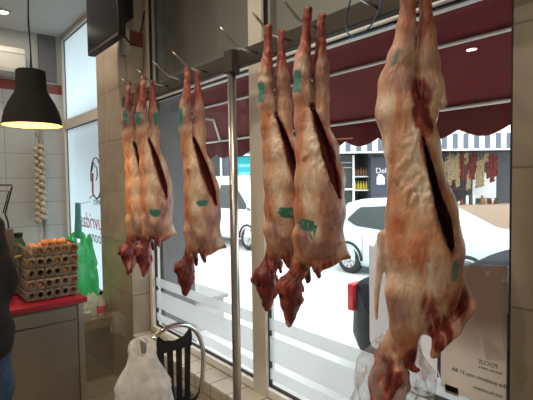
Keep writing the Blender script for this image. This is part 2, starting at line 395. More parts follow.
# ================================================================== CARCASSES
def tissue_material():
    m = bpy.data.materials.new('skinned lamb'); m.use_nodes = True; nt = m.node_tree; N = nt.nodes.new; L = nt.links.new
    b = nt.nodes['Principled BSDF']; b.inputs['Roughness'].default_value = .42; b.inputs['Specular IOR Level'].default_value = .45
    b.inputs['Subsurface Weight'].default_value = .0
    tc = N('ShaderNodeTexCoord'); mp = N('ShaderNodeMapping'); mp.inputs['Scale'].default_value = (1, 1, .45); L(tc.outputs['Object'], mp.inputs[0])
    def nz(s, d, dist=0.):
        n = N('ShaderNodeTexNoise'); n.inputs['Scale'].default_value = s; n.inputs['Detail'].default_value = d; n.inputs['Distortion'].default_value = dist
        L(mp.outputs[0], n.inputs['Vector']); return n.outputs['Fac']
    def ramp(src, els):
        r = N('ShaderNodeValToRGB'); L(src, r.inputs[0]); e = r.color_ramp.elements
        e[0].position, e[0].color = els[0][0], (*els[0][1], 1); e[1].position, e[1].color = els[-1][0], (*els[-1][1], 1)
        for p, c in els[1:-1]: q = e.new(p); q.color = (*c, 1)
        return r.outputs[0]
    def mix(f, a, c):
        x = N('ShaderNodeMixRGB'); L(a, x.inputs[1]); L(c, x.inputs[2])
        if isinstance(f, float): x.inputs[0].default_value = f
        else: L(f, x.inputs[0])
        return x.outputs[0]
    def math_(op, a, c):
        x = N('ShaderNodeMath'); x.operation = op; x.use_clamp = True
        for i, v in enumerate((a, c)):
            if isinstance(v, float): x.inputs[i].default_value = v
            else: L(v, x.inputs[i])
        return x.outputs[0]
    fat = ramp(nz(7, 9, 1.6), [(.30, (.42, .14, .08)), (.42, (.58, .28, .16)), (.52, (.68, .43, .27)), (.62, (.76, .58, .42)), (.74, (.84, .74, .60))])
    fat = mix(math_('MULTIPLY', math_('SUBTRACT', nz(3.2, 3, .5), .5), 3.5), fat, ramp(nz(18, 5, 1), [(.3, (.40, .19, .15)), (.7, (.60, .42, .34))]))
    lean = ramp(nz(16, 7, 1.5), [(.32, (.08, .010, .010)), (.48, (.20, .028, .024)), (.57, (.36, .08, .06)), (.66, (.66, .38, .28))])
    tn = N('ShaderNodeAttribute'); tn.attribute_name = 'tone'; ts = N('ShaderNodeSeparateColor'); L(tn.outputs['Color'], ts.inputs[0])
    def solid(cc): q = N('ShaderNodeRGB'); q.outputs[0].default_value = (*cc, 1); return q.outputs[0]
    def edge(m_, src, gain): return math_('MULTIPLY', m_, math_('MULTIPLY', math_('SUBTRACT', src, .30), gain))
    fat = mix(edge(ts.outputs[0], nz(13, 7, 1.2), 3.6), fat, ramp(nz(20, 6, 1.5), [(.3, (.40, .11, .055)), (.7, (.66, .28, .13))]))
    fat = mix(edge(ts.outputs[1], nz(12, 8, 1.0), 3.8), fat, ramp(nz(15, 8, 1.5), [(.3, (.26, .11, .10)), (.55, (.42, .235, .21)), (.75, (.60, .43, .38))]))
    fat = mix(edge(ts.outputs[2], nz(17, 8, 1.4), 3.8), fat, ramp(nz(24, 6, 1.5), [(.3, (.64, .47, .34)), (.7, (.88, .80, .68))]))
    at = N('ShaderNodeAttribute'); at.attribute_name = 'tissue'; sp = N('ShaderNodeSeparateColor'); L(at.outputs['Color'], sp.inputs[0])
    n2 = nz(7, 9, 1.8)
    mk = math_('MULTIPLY', math_('SUBTRACT', math_('ADD', sp.outputs[0], math_('MULTIPLY', n2, 1.0)), .60), 3.6)
    c = mix(mk, fat, lean)
    cav = mix(at.outputs['Alpha'], solid((.075, .025, .042)), ramp(nz(14, 6, 1), [(.3, (.17, .018, .018)), (.7, (.36, .07, .055))])); c = mix(sp.outputs[1], c, cav)
    st = N('ShaderNodeRGB'); st.outputs[0].default_value = (.015, .20, .16, 1)
    sm = math_('MULTIPLY', sp.outputs[2], math_('MULTIPLY', math_('SUBTRACT', nz(50, 3), .26), 6.0)); c = mix(sm, c, st.outputs[0])
    L(c, b.inputs['Base Color'])
    bp = N('ShaderNodeBump'); bp.inputs['Strength'].default_value = .7; bp.inputs['Distance'].default_value = .008
    L(nz(45, 6, 1.2), bp.inputs['Height']); L(bp.outputs[0], b.inputs['Normal']); return m
M['tissue'] = tissue_material()

# limbs are in picture units (x right, y down, d away); each carcass is mapped to its true size below
LAMB = dict(
  prims=[ # ax, ay, ad, ra, bx, by, bd, rb, blend
    (308, 12, -4, 4.2, 307, 20, -4, 4.3, 2), (310, 11, -6, 2.6, 306, 11, -1, 2.8, 1.5), (307, 20, -4, 4.0, 306, 40, -4, 5.0, 2), (306, 40, -4, 5.0, 303, 62, -4, 8.2, 3), (303, 62, -4, 8.2, 302, 74, -4, 8.4, 3),
    (302, 74, -4, 8.2, 303, 96, -4, 9.8, 4), (303, 96, -4, 9.6, 306, 125, -2, 11.5, 5),
    (322, 15, 4, 4.0, 321, 23, 4, 3.6, 2), (324, 15, 2, 2.4, 320, 15, 7, 2.6, 1.5), (321, 23, 4, 3.6, 321, 42, 4, 5.0, 2), (321, 42, 4, 5.0, 321, 64, 4, 8.0, 3), (321, 64, 4, 8.0, 321, 74, 4, 8.4, 3),
    (321, 68, 4, 7.6, 321, 96, 4, 8.2, 4), (321, 96, 4, 8.2, 320, 125, 2, 9.5, 5),
    (311, 122, 0, 15, 317, 150, 0, 20.5, 6), (317, 150, 0, 20.5, 320, 180, 0, 24, 8), (320, 180, 0, 24, 320, 210, 0, 24.5, 8), (320, 210, 0, 24.5, 319, 238, 0, 23, 8),
    (328, 232, 0, 15, 345, 255, -2, 4, 6), (345, 255, -2, 4, 349, 257, -2, 2.2, 3), (342, 255, -4, 4, 328, 262, -6, 5.5, 4), (332, 256, -5, 5.5, 318, 266, -6, 5, 4),
    (310, 250, 0, 13, 303, 262, 0, 8.5, 6), (303, 235, -6, 11, 306, 256, -6, 8, 6),
    (316, 262, -8, 5, 319, 275, -8, 2.6, 2.5), (306, 264, 6, 5, 308, 282, 6, 2.6, 2.5),
    (303, 258, 0, 9, 296, 276, 0, 7.6, 4), (296, 276, 0, 7.6, 290, 287, 0, 12.5, 4),
    (290, 287, 0, 12.5, 291, 302, 0, 10.5, 4), (291, 302, 0, 10.5, 289.5, 318, -1, 5, 3), (289.5, 316, -1, 5, 289, 322, -1, 3.5, 2),
    (297, 300, 1, 7, 293, 317, 1, 3, 2), (280, 287, -4, 4.5, 277, 289, -5, 2.5, 2), (300, 289, 5, 4.5, 303, 292, 5, 2.2, 2)],
  cut=[(313, 108, 1.2), (317, 122, 2.8), (323.5, 142, 4.6), (328.5, 160, 5.2), (334, 180, 4.2), (338.5, 197, 1.2)],
  lumps=[(308, 112, 2.6), (311, 122, 2.4), (313, 132, 3.2), (312, 141, 2.6), (317, 150, 3.2), (321, 158, 2.8), (321, 166, 3.4), (327, 176, 2.6), (314, 160, 3), (307, 150, 3.5)],
  eyes=[(282, 293, -10)],
  groove=[(312, 55, 1.0), (313, 85, 1.2), (312, 112, 1.4)])
BIG = dict(
  prims=[
    (409, -14, -5, 7, 408, 4, -5, 7.2, 3), (408, 4, -5, 7.2, 406, 30, -5, 9.6, 4), (406, 30, -5, 9.6, 402, 60, -4, 14, 5), (402, 60, -4, 14, 397.5, 86, -3, 17.5, 6),
    (397.5, 86, -3, 18, 397, 112, -2, 22, 7),
    (426, -14, 5, 6, 426, 4, 5, 6.2, 3), (426, 4, 5, 6.2, 427, 30, 5, 8.6, 4), (427, 30, 5, 8.6, 427, 60, 5, 12, 5), (427, 60, 5, 12, 430, 86, 5, 14, 6), (430, 86, 5, 14, 426, 112, 3, 13, 7),
    (437, 84, 5, 8, 443, 102, 5, 5.5, 3),
    (405, 115, 0, 26, 412, 146, 0, 27, 10), (412, 146, 0, 27, 417, 180, 0, 28, 10), (417, 180, 0, 28, 422, 215, 0, 34.5, 10), (422, 215, 0, 34.5, 424, 250, 0, 39.5, 10),
    (424, 250, 0, 39.5, 425, 285, 0, 37, 10), (425, 285, 0, 37, 424, 306, 2, 27, 10),
    (405, 290, -14, 20, 406, 322, -12, 16, 7), (406, 322, -12, 16, 409, 346, -12, 8.5, 5), (409, 346, -12, 8.0, 412, 362, -12, 4.2, 3), (409, 360, -12, 4.5, 415, 364, -12, 3.6, 2),
    (448, 282, 0, 18, 470, 303, -4, 5, 7), (470, 303, -4, 5, 476, 308, -4, 2.6, 3), (470, 306, -5, 5, 452, 326, -8, 7, 5), (452, 326, -8, 8.5, 439, 340, -8, 7.5, 4), (439, 338, -8, 6, 434, 351, -8, 4.5, 3),
    (420, 312, 4, 22, 398, 340, 8, 12, 7), (398, 340, 8, 12, 391, 360, 8, 15, 6), (391, 360, 8, 15, 389, 384, 6, 20.5, 6), (389, 384, 6, 20.5, 386, 410, 2, 16, 5), (387, 410, 2, 16, 382, 432, 0, 9, 5), (448, 300, 2, 16, 436, 326, 0, 12, 6),
    (384, 236, -6, 6, 378, 285, -8, 2.6, 4), (378, 285, -8, 2.6, 377, 316, -8, 1.4, 2)],
  cut=[(423, 140, 1.0), (428, 160, 2.2), (433, 180, 3.2), (438, 200, 4.0), (445, 222, 5.4), (448.5, 238, 4.2), (450, 246, 1.6)],
  lumps=[(420, 108, 4), (423, 120, 3), (418, 128, 4.5), (423, 138, 3.5), (417, 150, 4.5), (423, 165, 3.8), (416, 176, 5), (426, 182, 3.6), (420, 192, 4.6), (428, 199, 3.6), (412, 163, 3.5), (434, 208, 3), (405, 168, 3.5), (408, 178, 4.5), (414, 186, 4.5), (421, 176, 4), (429, 190, 4), (424, 200, 4), (414, 198, 4), (406, 188, 3.5), (432, 200, 3.5), (410, 152, 4), (416, 140, 4), (427, 172, 3.5)],
  eyes=[], groove=[(419, 10, 1.4), (419.5, 40, 1.8), (420, 70, 2.0), (421, 100, 2.2)])

LAMB['head'] = (258, 14); BIG['head'] = (340, 20)
LAMB['tones'] = dict(rose=[(322, 80, 12, 22), (300, 84, 7, 18), (334, 215, 14, 26), (322, 244, 20, 12), (305, 236, 9, 16), (326, 195, 8, 18)],
    orange=[(305, 40, 8, 26), (322, 42, 8, 26), (301, 118, 8, 28), (300, 150, 7, 24), (326, 112, 6, 22), (300, 205, 8, 26)],
    cream=[(305, 68, 10, 10), (322, 62, 8, 7), (315, 112, 8, 14), (313, 140, 9, 30), (318, 168, 10, 22), (310, 195, 9, 26), (332, 150, 4, 34), (315, 225, 8, 14), (342, 250, 6, 8)])
BIG['tones'] = dict(rose=[(403, 76, 15, 24), (433, 72, 10, 26), (400, 306, 14, 26), (440, 316, 24, 10), (452, 270, 12, 26)],
    orange=[(407, 15, 10, 30), (427, 15, 9, 30), (396, 222, 14, 34), (418, 250, 18, 26), (400, 100, 4, 34), (408, 120, 3, 24), (445, 210, 5, 30)],
    cream=[(386, 108, 10, 20), (444, 98, 7, 12), (416, 150, 10, 40), (424, 188, 12, 26), (385, 150, 6, 40), (434, 268, 10, 26), (402, 270, 16, 20), (415, 40, 6, 20), (418, 300, 14, 20), (380, 270, 8, 50)])
def seg_d(x, y, pts):
    best = np.full(x.shape, 1e3)
    for (x0, y0, a), (x1, y1, b) in zip(pts, pts[1:]):
        dx, dy = x1-x0, y1-y0; t = np.clip(((x-x0)*dx+(y-y0)*dy)/(dx*dx+dy*dy), 0, 1)
        best = np.minimum(best, np.hypot(x-x0-t*dx, y-y0-t*dy)-(a+t*(b-a)))
    return best
def carcass(spec, foot, to, sc, shear, seed, label, h, depth_k, meat, stamps, headswing=0, fat_shift=0.0):
    """spec in template units; foot = template hook point; to = where the feet hang in the picture (Y plane 1.12)"""
    pr = spec['prims']; A = np.array([p[:3] for p in pr]+[p[4:7] for p in pr], float)
    g0 = A.min(0)-np.array([46, 46, 46]); hi = A.max(0)+46
    R = max(max(p[3], p[7]) for p in pr); g0[2] = -R*1.35-8; hi[2] = R*1.35+8
    g0[:2] = A.min(0)[:2]-R-4; hi[:2] = A.max(0)[:2]+R+4
    g0[1] = A.min(0)[1]-12; hi[1] = A.max(0)[1]+16
    sh = np.ceil((hi-g0)/h).astype(int)+1; V = np.full(sh, 12, np.float32)
    for p in pr:
        dk = depth_k if max(p[3], p[7]) > 12 else 1.0
        prim(V, g0, h, (p[0], p[1], p[2]), (p[4], p[5], p[6]), p[3], p[7], p[8]*.9, (1, 1, 1/dk))
    rs = np.random.RandomState(seed); u = R/24.
    # depth of the front face, to set fat lumps and the belly cut into it
    zs = g0[2]+h*np.arange(sh[2])
    def front(x, y):
        i = int(round((x-g0[0])/h)); j = int(round((y-g0[1])/h)); c = V[i, j]; k = np.argmax(c < 0); return zs[k] if (c < 0).any() else 0
    for (x, y, r) in spec['lumps']:
        x += rs.uniform(-1, 1)*u; y += rs.uniform(-2, 2)*u; z = front(x, y)
        for q in range(3):
            xx = x+rs.uniform(-2.5, 2.5)*u; yy = y+rs.uniform(-5, 5)*u; zz = front(xx, yy); rr = r*rs.uniform(.25, .8)
            prim(V, g0, h, (xx, yy, zz+rr*.55), (xx+rs.uniform(-3, 2)*u, yy+rs.uniform(1, 7)*u, zz+rr*.5), rr, rr*rs.uniform(.4, .9), 1.5*u)
    V += wob(sh, g0, h, .40*u, seed, 22*u) + wob(sh, g0, h, .10*u, seed+50, 7*u)
    hy = g0[1]+h*np.arange(sh[1]); hm = np.clip((hy-spec['head'][0])/spec['head'][1], 0, 1).astype(np.float32)
    V += (wob(sh, g0, h, .9*u**.5, seed+9, 10*u**.7)+wob(sh, g0, h, .45*u**.5, seed+19, 4.5*u**.7))*hm[None, :, None]
    ax = [(g0[i]+h*np.arange(sh[i])) for i in (0, 1)]; X, Y = np.meshgrid(*ax, indexing='ij')
    for key, lim in (('cut', 7*u), ('groove', None)):
        D2 = seg_d(X, Y, spec[key]) + (0.35*u*np.sin(Y*.25/u+seed)+.2*u*np.sin(Y*.8/u) if key == 'cut' else 0)
        if lim is not None: D3 = np.maximum(D2[:, :, None], (zs-lim)[None, None, :])
        else: D3 = np.maximum(D2[:, :, None], (zs+R*.12)[None, None, :])
        q = -D3; k = 1.6*u; hh = np.clip(.5+.5*(q-V)/k, 0, 1); V = (V*(1-hh)+q*hh+k*hh*(1-hh)).astype(np.float32)
    P, Q = nets(V, g0, h)
    x, y, d = P.T
    # tissue masks
    r = np.zeros(len(P)); 
    for (y0, y1, v) in meat: r = np.maximum(r, v*np.clip((y-y0)/(y1-y0), 0, 1)) if y1 > y0 else np.maximum(r, v*np.clip((y0-y)/(y0-y1), 0, 1))
    for (mx, my, mr, mv) in spec.get('patches', []): r = np.maximum(r, mv*np.clip(1.3-np.hypot(x-mx, (y-my)*.6)/mr, 0, 1))
    c2 = seg_d(x, y, spec['cut']); inside = (c2 < 1.2*u) & (d < 9*u)
    fz = np.full(len(P), 0.)
    ji = np.clip(((x-g0[0])/h).astype(int), 0, sh[0]-1); 
    g = np.where(inside & (d > -R*.86*depth_k*.93), np.clip((1.0*u-c2)/(1.2*u), 0, 1), 0)
    r = np.maximum(r, np.where((d < 0), .75*np.clip(1-(c2-0)/(5*u), 0, 1)*(x > -1e9), 0)*.55)
    b = np.zeros(len(P))
    for (sx, sy, wx, wy, ang) in stamps:
        ca, sa = math.cos(ang), math.sin(ang); lx = (x-sx)*ca+(y-sy)*sa; ly = -(x-sx)*sa+(y-sy)*ca
        b = np.maximum(b, np.where(d < 2, (.72 if spec is BIG else .95)*np.clip(3.2-3*((np.abs(lx)/wx)**3+(np.abs(ly)/wy)**3+.25*np.sin(ly*1.3+seed)), 0, 1), 0))
    col = np.stack([r+fat_shift, g, b, np.full(len(P), 0. if spec is BIG else 1.)], 1)
    tone = np.zeros((len(P), 4)); tone[:, 3] = 1
    for ci, kk in enumerate(('orange', 'rose', 'cream')):
        for (mx, my, mw, mh) in spec['tones'][kk]: tone[:, ci] = np.maximum(tone[:, ci], np.clip(1.6-1.3*np.hypot((x-mx)/mw, (y-my)/mh), 0, 1))
    # head swing
    if headswing:
        t = np.clip((y-255)/60, 0, 1); x = x + headswing*t
    # template -> this animal's picture position -> true position in the plane through the hook, facing the room
    px = to[0] + (x-foot[0])*sc + (y-foot[1])*sc*shear; py = to[1] + (y-foot[1])*sc; pd = d*sc
    H = onY(to[0], to[1], 1.12); nf = Vector((H.x, H.y, 0)).normalized()
    fwa, rta, upa, Oa, na = (np.array(v) for v in (fw, rt, up, O, nf))
    D = fwa[None]+rta[None]*((px-266.5)/F)[:, None]-upa[None]*((py-200)/F)[:, None]
    s = float((np.array(H)-Oa)@na)/(D@na); W = Oa+D*s[:, None]
    mpp = float((H-O).dot(fw))/F
    W = W + na[None]*(pd*mpp)[:, None]
    base = np.array(H); o = thing('lamb_carcass', label, 'lamb carcass', H, 0, 'lamb carcasses hanging from the rail')
    bo = mesh_np('body', W-base, Q, 'tissue', o, col)
    a_ = bo.data.color_attributes.new('tone', 'FLOAT_COLOR', 'POINT'); a_.data.foreach_set('color', tone.astype(np.float32).ravel())
    for (ex, ey, ez) in spec['eyes']:
        ex = foot[0]*0+ex+headswing*.6
        qx = to[0]+(ex-foot[0])*sc+(ey-foot[1])*sc*shear; qy = to[1]+(ey-foot[1])*sc
        Dv = ray(qx, qy); sv = (H-O).dot(nf)/Dv.dot(nf); c = O+Dv*sv + nf*(ez*sc*mpp) - H
        e = obj('eye', ball(bmesh.new(), c, 2.6*sc*mpp), 'eye', o, smooth=True); e['label'] = 'dark sunken eye'
    return o
LM = [(244, 268, .45), (262, 282, .62), (105, 25, .42)]
e_st = [(297.5, 82, 3.6, 10, .05), (309, 224, 9.5, 5, .2), (312, 234, 8, 1.2, .2)]
carcass(LAMB, (315, 13), (315, 13), 1, 0, 11, 'lamb carcass with square green stamp, right one of the two at the cream mullion', 1.05, 1.0, LM, [(297.5, 84, 4.4, 12, .05), (307, 223, 8.5, 5.5, .2), (311, 233, 1.0, 5, -.4), (315, 228, 1, 6, .2)])
L2 = dict(LAMB); L2['cut'] = [(312, 108, 1.0), (317, 122, 2), (323, 142, 3.6), (328, 162, 4.2), (333, 184, 3.6), (335, 200, 1.2)]
carcass(L2, (315, 14), (275, 31), .90, .045, 23, 'lamb carcass with green bar stamp, left one of the two at the cream mullion', 1.15, 1.0, LM, [(296.5, 84, 4.4, 13, .05), (320, 214, 11, 5.5, .05)], 3)
carcass(LAMB, (315, 13), (192.5, 71), .72, .045, 37, 'single lamb carcass with an oval green stamp, hanging left of the steel pole', 1.4, 1.0, LM, [(295.5, 78, 3.6, 14, .05), (320, 195, 8, 4.5, -.1)], 2)
carcass(L2, (315, 13), (148, 80), .63, .045, 41, 'lamb carcass with a faded green belly stamp, front of the pair beside the marble pillar', 1.5, 1.0, LM, [(297, 75, 4, 11, .05), (325, 75, 4, 11, .05), (317, 222, 9, 6, .1)], 6)
carcass(LAMB, (315, 13), (133, 85), .61, .045, 53, 'lamb carcass at the far left end of the rail, half hidden against the marble pillar', 1.5, 1.0, LM, [(300, 66, 4, 12, .05)], 6)
BIG['patches'] = [(421, 96, 10, .75), (421, 118, 9, .8), (426, 128, 8, .7), (458, 300, 12, .6), (430, 300, 10, .5), (440, 330, 12, .8), (412, 355, 10, .9)]
carcass(BIG, (418, 0), (418, 0), 1, 0, 67, 'largest lamb carcass, head in plastic wrap, hanging before the posters', 1.35, .82,
        [(335, 368, .45), (75, -10, .36)], [(395, 66, 5, 2.6, -.9), (398, 58, 2.5, 6, .6), (453, 266, 4, 11, .1)])

# ================================================================== HANGING RAIL
t = thing('hanging_rail', 'brown grey steel hanging rail with bent rod hooks in front of the shop window', 'meat rail', (-1.9, 1.3, 0))
def off(p, t): return tuple(Vector(p)-t.location)
bm = bmesh.new(); box(bm, (-3.17+1.9, -.02, 2.158), (1.4, .02, 2.235)); obj('beam', bm, 'beam', t, bevel=.004)
obj('pole', T([(.14, -.03, 0), (.14, -.03, 2.165)], .0215, 20), 'steel', t, smooth=True)
obj('pole_foot', LA([(.05, 0), (.05, .008), (.03, .014), (.024, .02)], (.14, -.03, 0), 24), 'steel', t)
obj('pole_bracket', B(((.105, -.055, 2.13), (.175, -.005, 2.24))), 'beam', t, bevel=.004)
hook_px = [(150, 96), (168, 88.5), (185, 82.5), (206, 74.5), (257, 57), (290, 44), (320, 30), (378, 13), (437, -12)]
for x, y in hook_px:
    p = onY(x, y, 1.28); X = p.x+1.9; z = 2.19
    pts = [(X, -.02, z), (X, -.09, z+.002), (X, -.125, z+.008), (X-.002, -.15, z+.022), (X-.005, -.185, z+.05), (X-.008, -.215, z+.075)]
    obj('hook', T(pts, [.006, .006, .006, .006, .0055, .004], 10), 'steel', t, smooth=True)

# blue wire loop
wp = [(352, -6), (347, 14), (346, 28), (351, 36), (362, 34), (372, 24), (379, 10), (384, -6)]
pts = [onY(x, y, 1.22+.02*math.sin(i)) for i, (x, y) in enumerate(wp)]
def smooth_pts(P, n=4):
    P = [Vector(p) for p in P]; out = []
    for i in range(len(P)-1):
        a, b, c, d = P[max(0, i-1)], P[i], P[i+1], P[min(len(P)-1, i+2)]
        for k in range(n):
            s = k/n; out.append(.5*((2*b)+(c-a)*s+(2*a-5*b+4*c-d)*s*s+(-a+3*b-3*c+d)*s**3))
    return out+[P[-1]]
tag(obj('wire_loop', T(smooth_pts(pts), .0028, 8), 'wire', smooth=True), 'thin blue wire looped over the rail near the largest carcass', 'wire')

# plastic wrap round the big head
c = onY(397, 372, 1.13)
t = thing('plastic_wrap', 'clear crumpled plastic bag hanging around the head of the largest carcass', 'plastic bag', c)
nf = Vector((c.x, c.y, 0)).normalized(); rx = Vector((nf.y, -nf.x, 0)); s = (c-O).dot(fw)/F
bm = bmesh.new(); rings = []
prof = [(-42, 6, 15), (-34, 2, 19), (-22, -1, 25), (-8, -2, 31), (8, -4, 36), (24, -6, 38), (40, -8, 36), (54, -10, 26), (60, -10, 8)]
for j, (yy, xx, rr) in enumerate(smooth_pts([Vector(p) for p in prof], 3)):
    ring = []
    for k in range(40):
        a = 2*PI*k/40; q = rr*(1+.13*math.sin(5*a+yy*.08)+.09*math.sin(9*a-yy*.05)+.05*math.sin(14*a+yy*.2))
        ring.append(bm.verts.new(rx*((xx+q*math.cos(a))*s)+nf*(q*.75*math.sin(a)*s)+Vector((0, 0, -yy*s))))
    rings.append(ring)
for a, b in zip(rings, rings[1:]):
    for k in range(40): bm.faces.new((a[k], a[(k+1) % 40], b[(k+1) % 40], b[k]))
bm.faces.new(rings[-1]); obj('bag', bm, 'clear', t, smooth=True)

# ================================================================== POSTERS ON THE GLASS
Yp = 1.478
def poster(name, label, corners, mt):
    P = [onY(x, y, Yp) for x, y in corners]; c = sum(P, Vector())/len(P); t = thing(name, label, 'poster', c)
    obj('sheet', poly(bmesh.new(), [p-c for p in P], (0, .0015, 0)), mt, t); return t
x0, x1, z0, z1 = -.79, -.612, .80, 1.30
def psheet(name, label, x0, x1, z0, z1, mt, extra=None):
    c = Vector(((x0+x1)/2, Yp, z0)); t = thing(name, label, 'poster', c)
    pts = extra or [(x0, z0), (x1, z0), (x1, z1), (x0, z1)]
    obj('sheet', poly(bmesh.new(), [(x-c.x, 0, z-c.z) for x, z in pts], (0, .0015, 0)), mt, t); return t
def poster_design(z0, z1):
    nt = M['poster'].node_tree; N = nt.nodes.new; L = nt.links.new
    tc = N('ShaderNodeTexCoord'); sx = N('ShaderNodeSeparateXYZ'); r = N('ShaderNodeMapRange'); cr = N('ShaderNodeValToRGB')
    L(tc.outputs['Object'], sx.inputs[0]); L(sx.outputs[2], r.inputs[0]); r.inputs[1].default_value = z0; r.inputs[2].default_value = z1; L(r.outputs[0], cr.inputs[0])
    e = cr.color_ramp.elements; e[0].position = .3; e[0].color = (.85, .78, .72, 1); e[1].position = .62; e[1].color = (.40, .29, .26, 1)
    for n_ in nt.nodes:
        if n_.type == 'BSDF_PRINCIPLED': L(cr.outputs[0], n_.inputs['Base Color'])
        if n_.type == 'BSDF_TRANSLUCENT': L(cr.outputs[0], n_.inputs[0])
poster_design(0, .48)
t = psheet('poster', 'taupe poster with pale letters seen from behind, beside the right marble pillar', -.785, -.612+.05, .835, 1.292, 'poster',
           [(-.785, .85), (-.770, .838), (-.562, .838), (-.562, 1.318), (-.785, 1.288)])
def ptxt(s, size, px, py, mt, tt, align='CENTER', nm='lettering'):
    p = onY(px, py, Yp-.0025); return lettering(nm, s, size, p, (-1, 0, 0), (0, 0, 1), mt, tt, .001, align)
for s, sz, x, y in (('V', .026, 487, 276), ('G', .026, 505, 282), ('A', .020, 466, 268), ('S', .028, 476, 345), ('M', .026, 457, 342), ('O', .030, 500, 352), ('C', .02, 475, 318)):
    ptxt(s, sz, x, y, 'inkpale', t)
pt = [onY(x, y, Yp-.002)-t.location for x, y in ((481, 330), (500, 352), (506, 360), (486, 360))]
o = obj('ray_shape', poly(bmesh.new(), pt, (0, .001, 0)), 'posterw', t); o['label'] = 'pale triangular flash'
ptxt('FOCUS', .020, 488, 366, 'ink', t); ptxt('business centre', .012, 490, 371, 'ink', t)
ptxt('the academic way 21 BA', .0185, 478, 379, 'ink', t); ptxt('the foundation', .016, 487, 393, 'ink', t)
a = onY(445, 383, Yp-.002)-t.location; b = onY(458, 397, Yp-.002)-t.location
o = obj('bar_panel', B(((a.x, 0, b.z), (b.x, .001, a.z-.004))), mat('grey caption block', (.26, .22, .19), .6), t)
t = psheet('poster', 'pale poster stuck on the glass behind the largest carcass', -1.1, -.795, .86, 1.33, 'posterw',
           [(-1.098, .93), (-1.085, .905), (-.80, .845), (-.797, 1.29), (-1.06, 1.36), (-1.075, 1.325), (-1.1, 1.33)])
ptxt('the academic', .014, 383, 345, 'ink', t)

# ================================================================== AWNING
t = thing('awning', 'maroon fabric awning with white bars and scalloped edge outside the shop window', 'awning', (-1.9, 1.95, 0))
AX0, AX1 = -5.2, 1.6; YA, ZA, YF, ZF = 1.76, 2.34, 2.65, 2.03
bm = bmesh.new(); n = 60
def prow(y, z): return [bm.verts.new((AX0+(AX1-AX0)*i/n+1.9, y-1.95, z)) for i in range(n+1)]
rows = [prow(YA+(YF-YA)*k/6, ZA+.11+(ZF-ZA-.09)*k/6-.012*math.sin(PI*k/6)) for k in range(7)]
for a, b in zip(rows, rows[1:]):
    for i in range(n): bm.faces.new((a[i], a[i+1], b[i+1], b[i]))
o = obj('canopy', bm, 'maroon', t); sm = o.modifiers.new('t', 'SOLIDIFY'); sm.thickness = .004
bm = bmesh.new(); n2 = 340; per = .30
tp = [bm.verts.new((AX0+(AX1-AX0)*i/n2+1.9, YF-1.95+.01*math.sin(i*.35), ZF+.02)) for i in range(n2+1)]
bt = [bm.verts.new((v.co.x, v.co.y+.01, ZF-.13-.05*abs(math.sin(PI*v.co.x/per)))) for v in tp]
for i in range(n2): bm.faces.new((tp[i], tp[i+1], bt[i+1], bt[i]))
o = obj('valance', bm, 'maroon', t); sm = o.modifiers.new('t', 'SOLIDIFY'); sm.thickness = .004
obj('front_bar', T([(AX0+1.9, YF-1.98, ZF), (AX1+1.9, YF-1.98, ZF)], .011, 10), 'aluwhite', t, smooth=True)
obj('middle_bar', T([(AX0+1.9, .16, 2.262), (AX1+1.9, .16, 2.262)], .009, 10), 'aluwhite', t, smooth=True)
obj('cassette', T([(-3.1+1.9, -.15, 2.325), (AX1+1.9, -.15, 2.322)], .017, 12), 'aluwhite', t, smooth=True)
for X in (-4.0, -.3):
    obj('arm', T([(X+1.9, -.04, 2.30), (X+1.9+.55, .32, 2.18), (X+1.9+.15, YF-1.95-.04, ZF)], .012, 8), 'aluwhite', t)
p = [onY(x, y, 2.3) for x, y in ((322, 139.5), (352, 138))]
o = obj('cord_rod', T([q-t.location for q in p], .006, 8), mat('orange plastic', (.7, .25, .08), .5), t); o['label'] = 'thin orange rod'

# ================================================================== CEILING LIGHTS
spots = [(-4.88, .82), (-3.58, .71), (-2.62, -2.69), (-1.2, .55), (-1.0, -.8), (-2.6, -.9), (-4.2, -1.6), (.6, -.6), (.2, -2.4)]
nm = ['near the tiled back wall', 'above the side window', 'far behind the counter', 'above the nearest carcass', 'above the viewer', 'above the counter front', 'above the counter middle', 'by the right wall', 'at the back of the room']
for (x, y), s in zip(spots, nm):
    t = thing('ceiling_downlight', 'small round recessed downlight in the ceiling '+s, 'ceiling light', (x, y, ZC), 0, 'recessed ceiling lights')
    obj('trim_ring', LA([(.05, -.001), (.075, -.001), (.075, -.012), (.055, -.018), (.05, -.012), (.05, -.001)], n=24, cap=False), 'white', t)
    obj('lens', LA([(.048, -.004), (.048, -.008)], n=24), 'spotglow', t)
    l = bpy.data.lights.new('downlight', 'AREA'); l.shape = 'DISK'; l.size = .12; l.energy = LAMP_W*(.3 if x < -4.8 else 1); l.color = (1, .85, .66)
    lo = bpy.data.objects.new('downlight', l); COL.objects.link(lo); lo.location = (0, 0, -.022); lo.parent = t

# ================================================================== PENDANT LAMP
t = thing('pendant_lamp', 'black dome pendant lamp with glowing yellow inside hanging on a twisted cord', 'lamp', (-2.735, .587, 0))
prof_o = [(.012, 2.285), (.078, 2.283), (.085, 2.275), (.087, 2.17), (.088, 2.155), (.105, 2.12), (.130, 2.075), (.152, 2.02), (.165, 1.965), (.170, 1.928), (.172, 1.925)]
prof_i = [(.168, 1.926), (.160, 1.965), (.147, 2.02), (.125, 2.072), (.10, 2.115), (.083, 2.15), (.02, 2.16)]
sq = lambda P: [(r*.9, 1.93+(z-1.925)*.86) for r, z in P]
prof_o = sq(prof_o); prof_i = sq(prof_i)
obj('lamp_shade', LA(prof_o+prof_i[:1], n=48, cap=False), 'lampblack', t, smooth=True)
obj('shade_lining', LA(prof_i, n=48, cap=False), 'lampin', t, smooth=True)
obj('cord', T([(0, 0, 2.235), (.004, .003, 2.35), (-.006, -.002, 2.5), (.003, .002, 2.7), (-.003, 0, 2.95), (0, 0, ZC)], .004, 8), 'black', t)
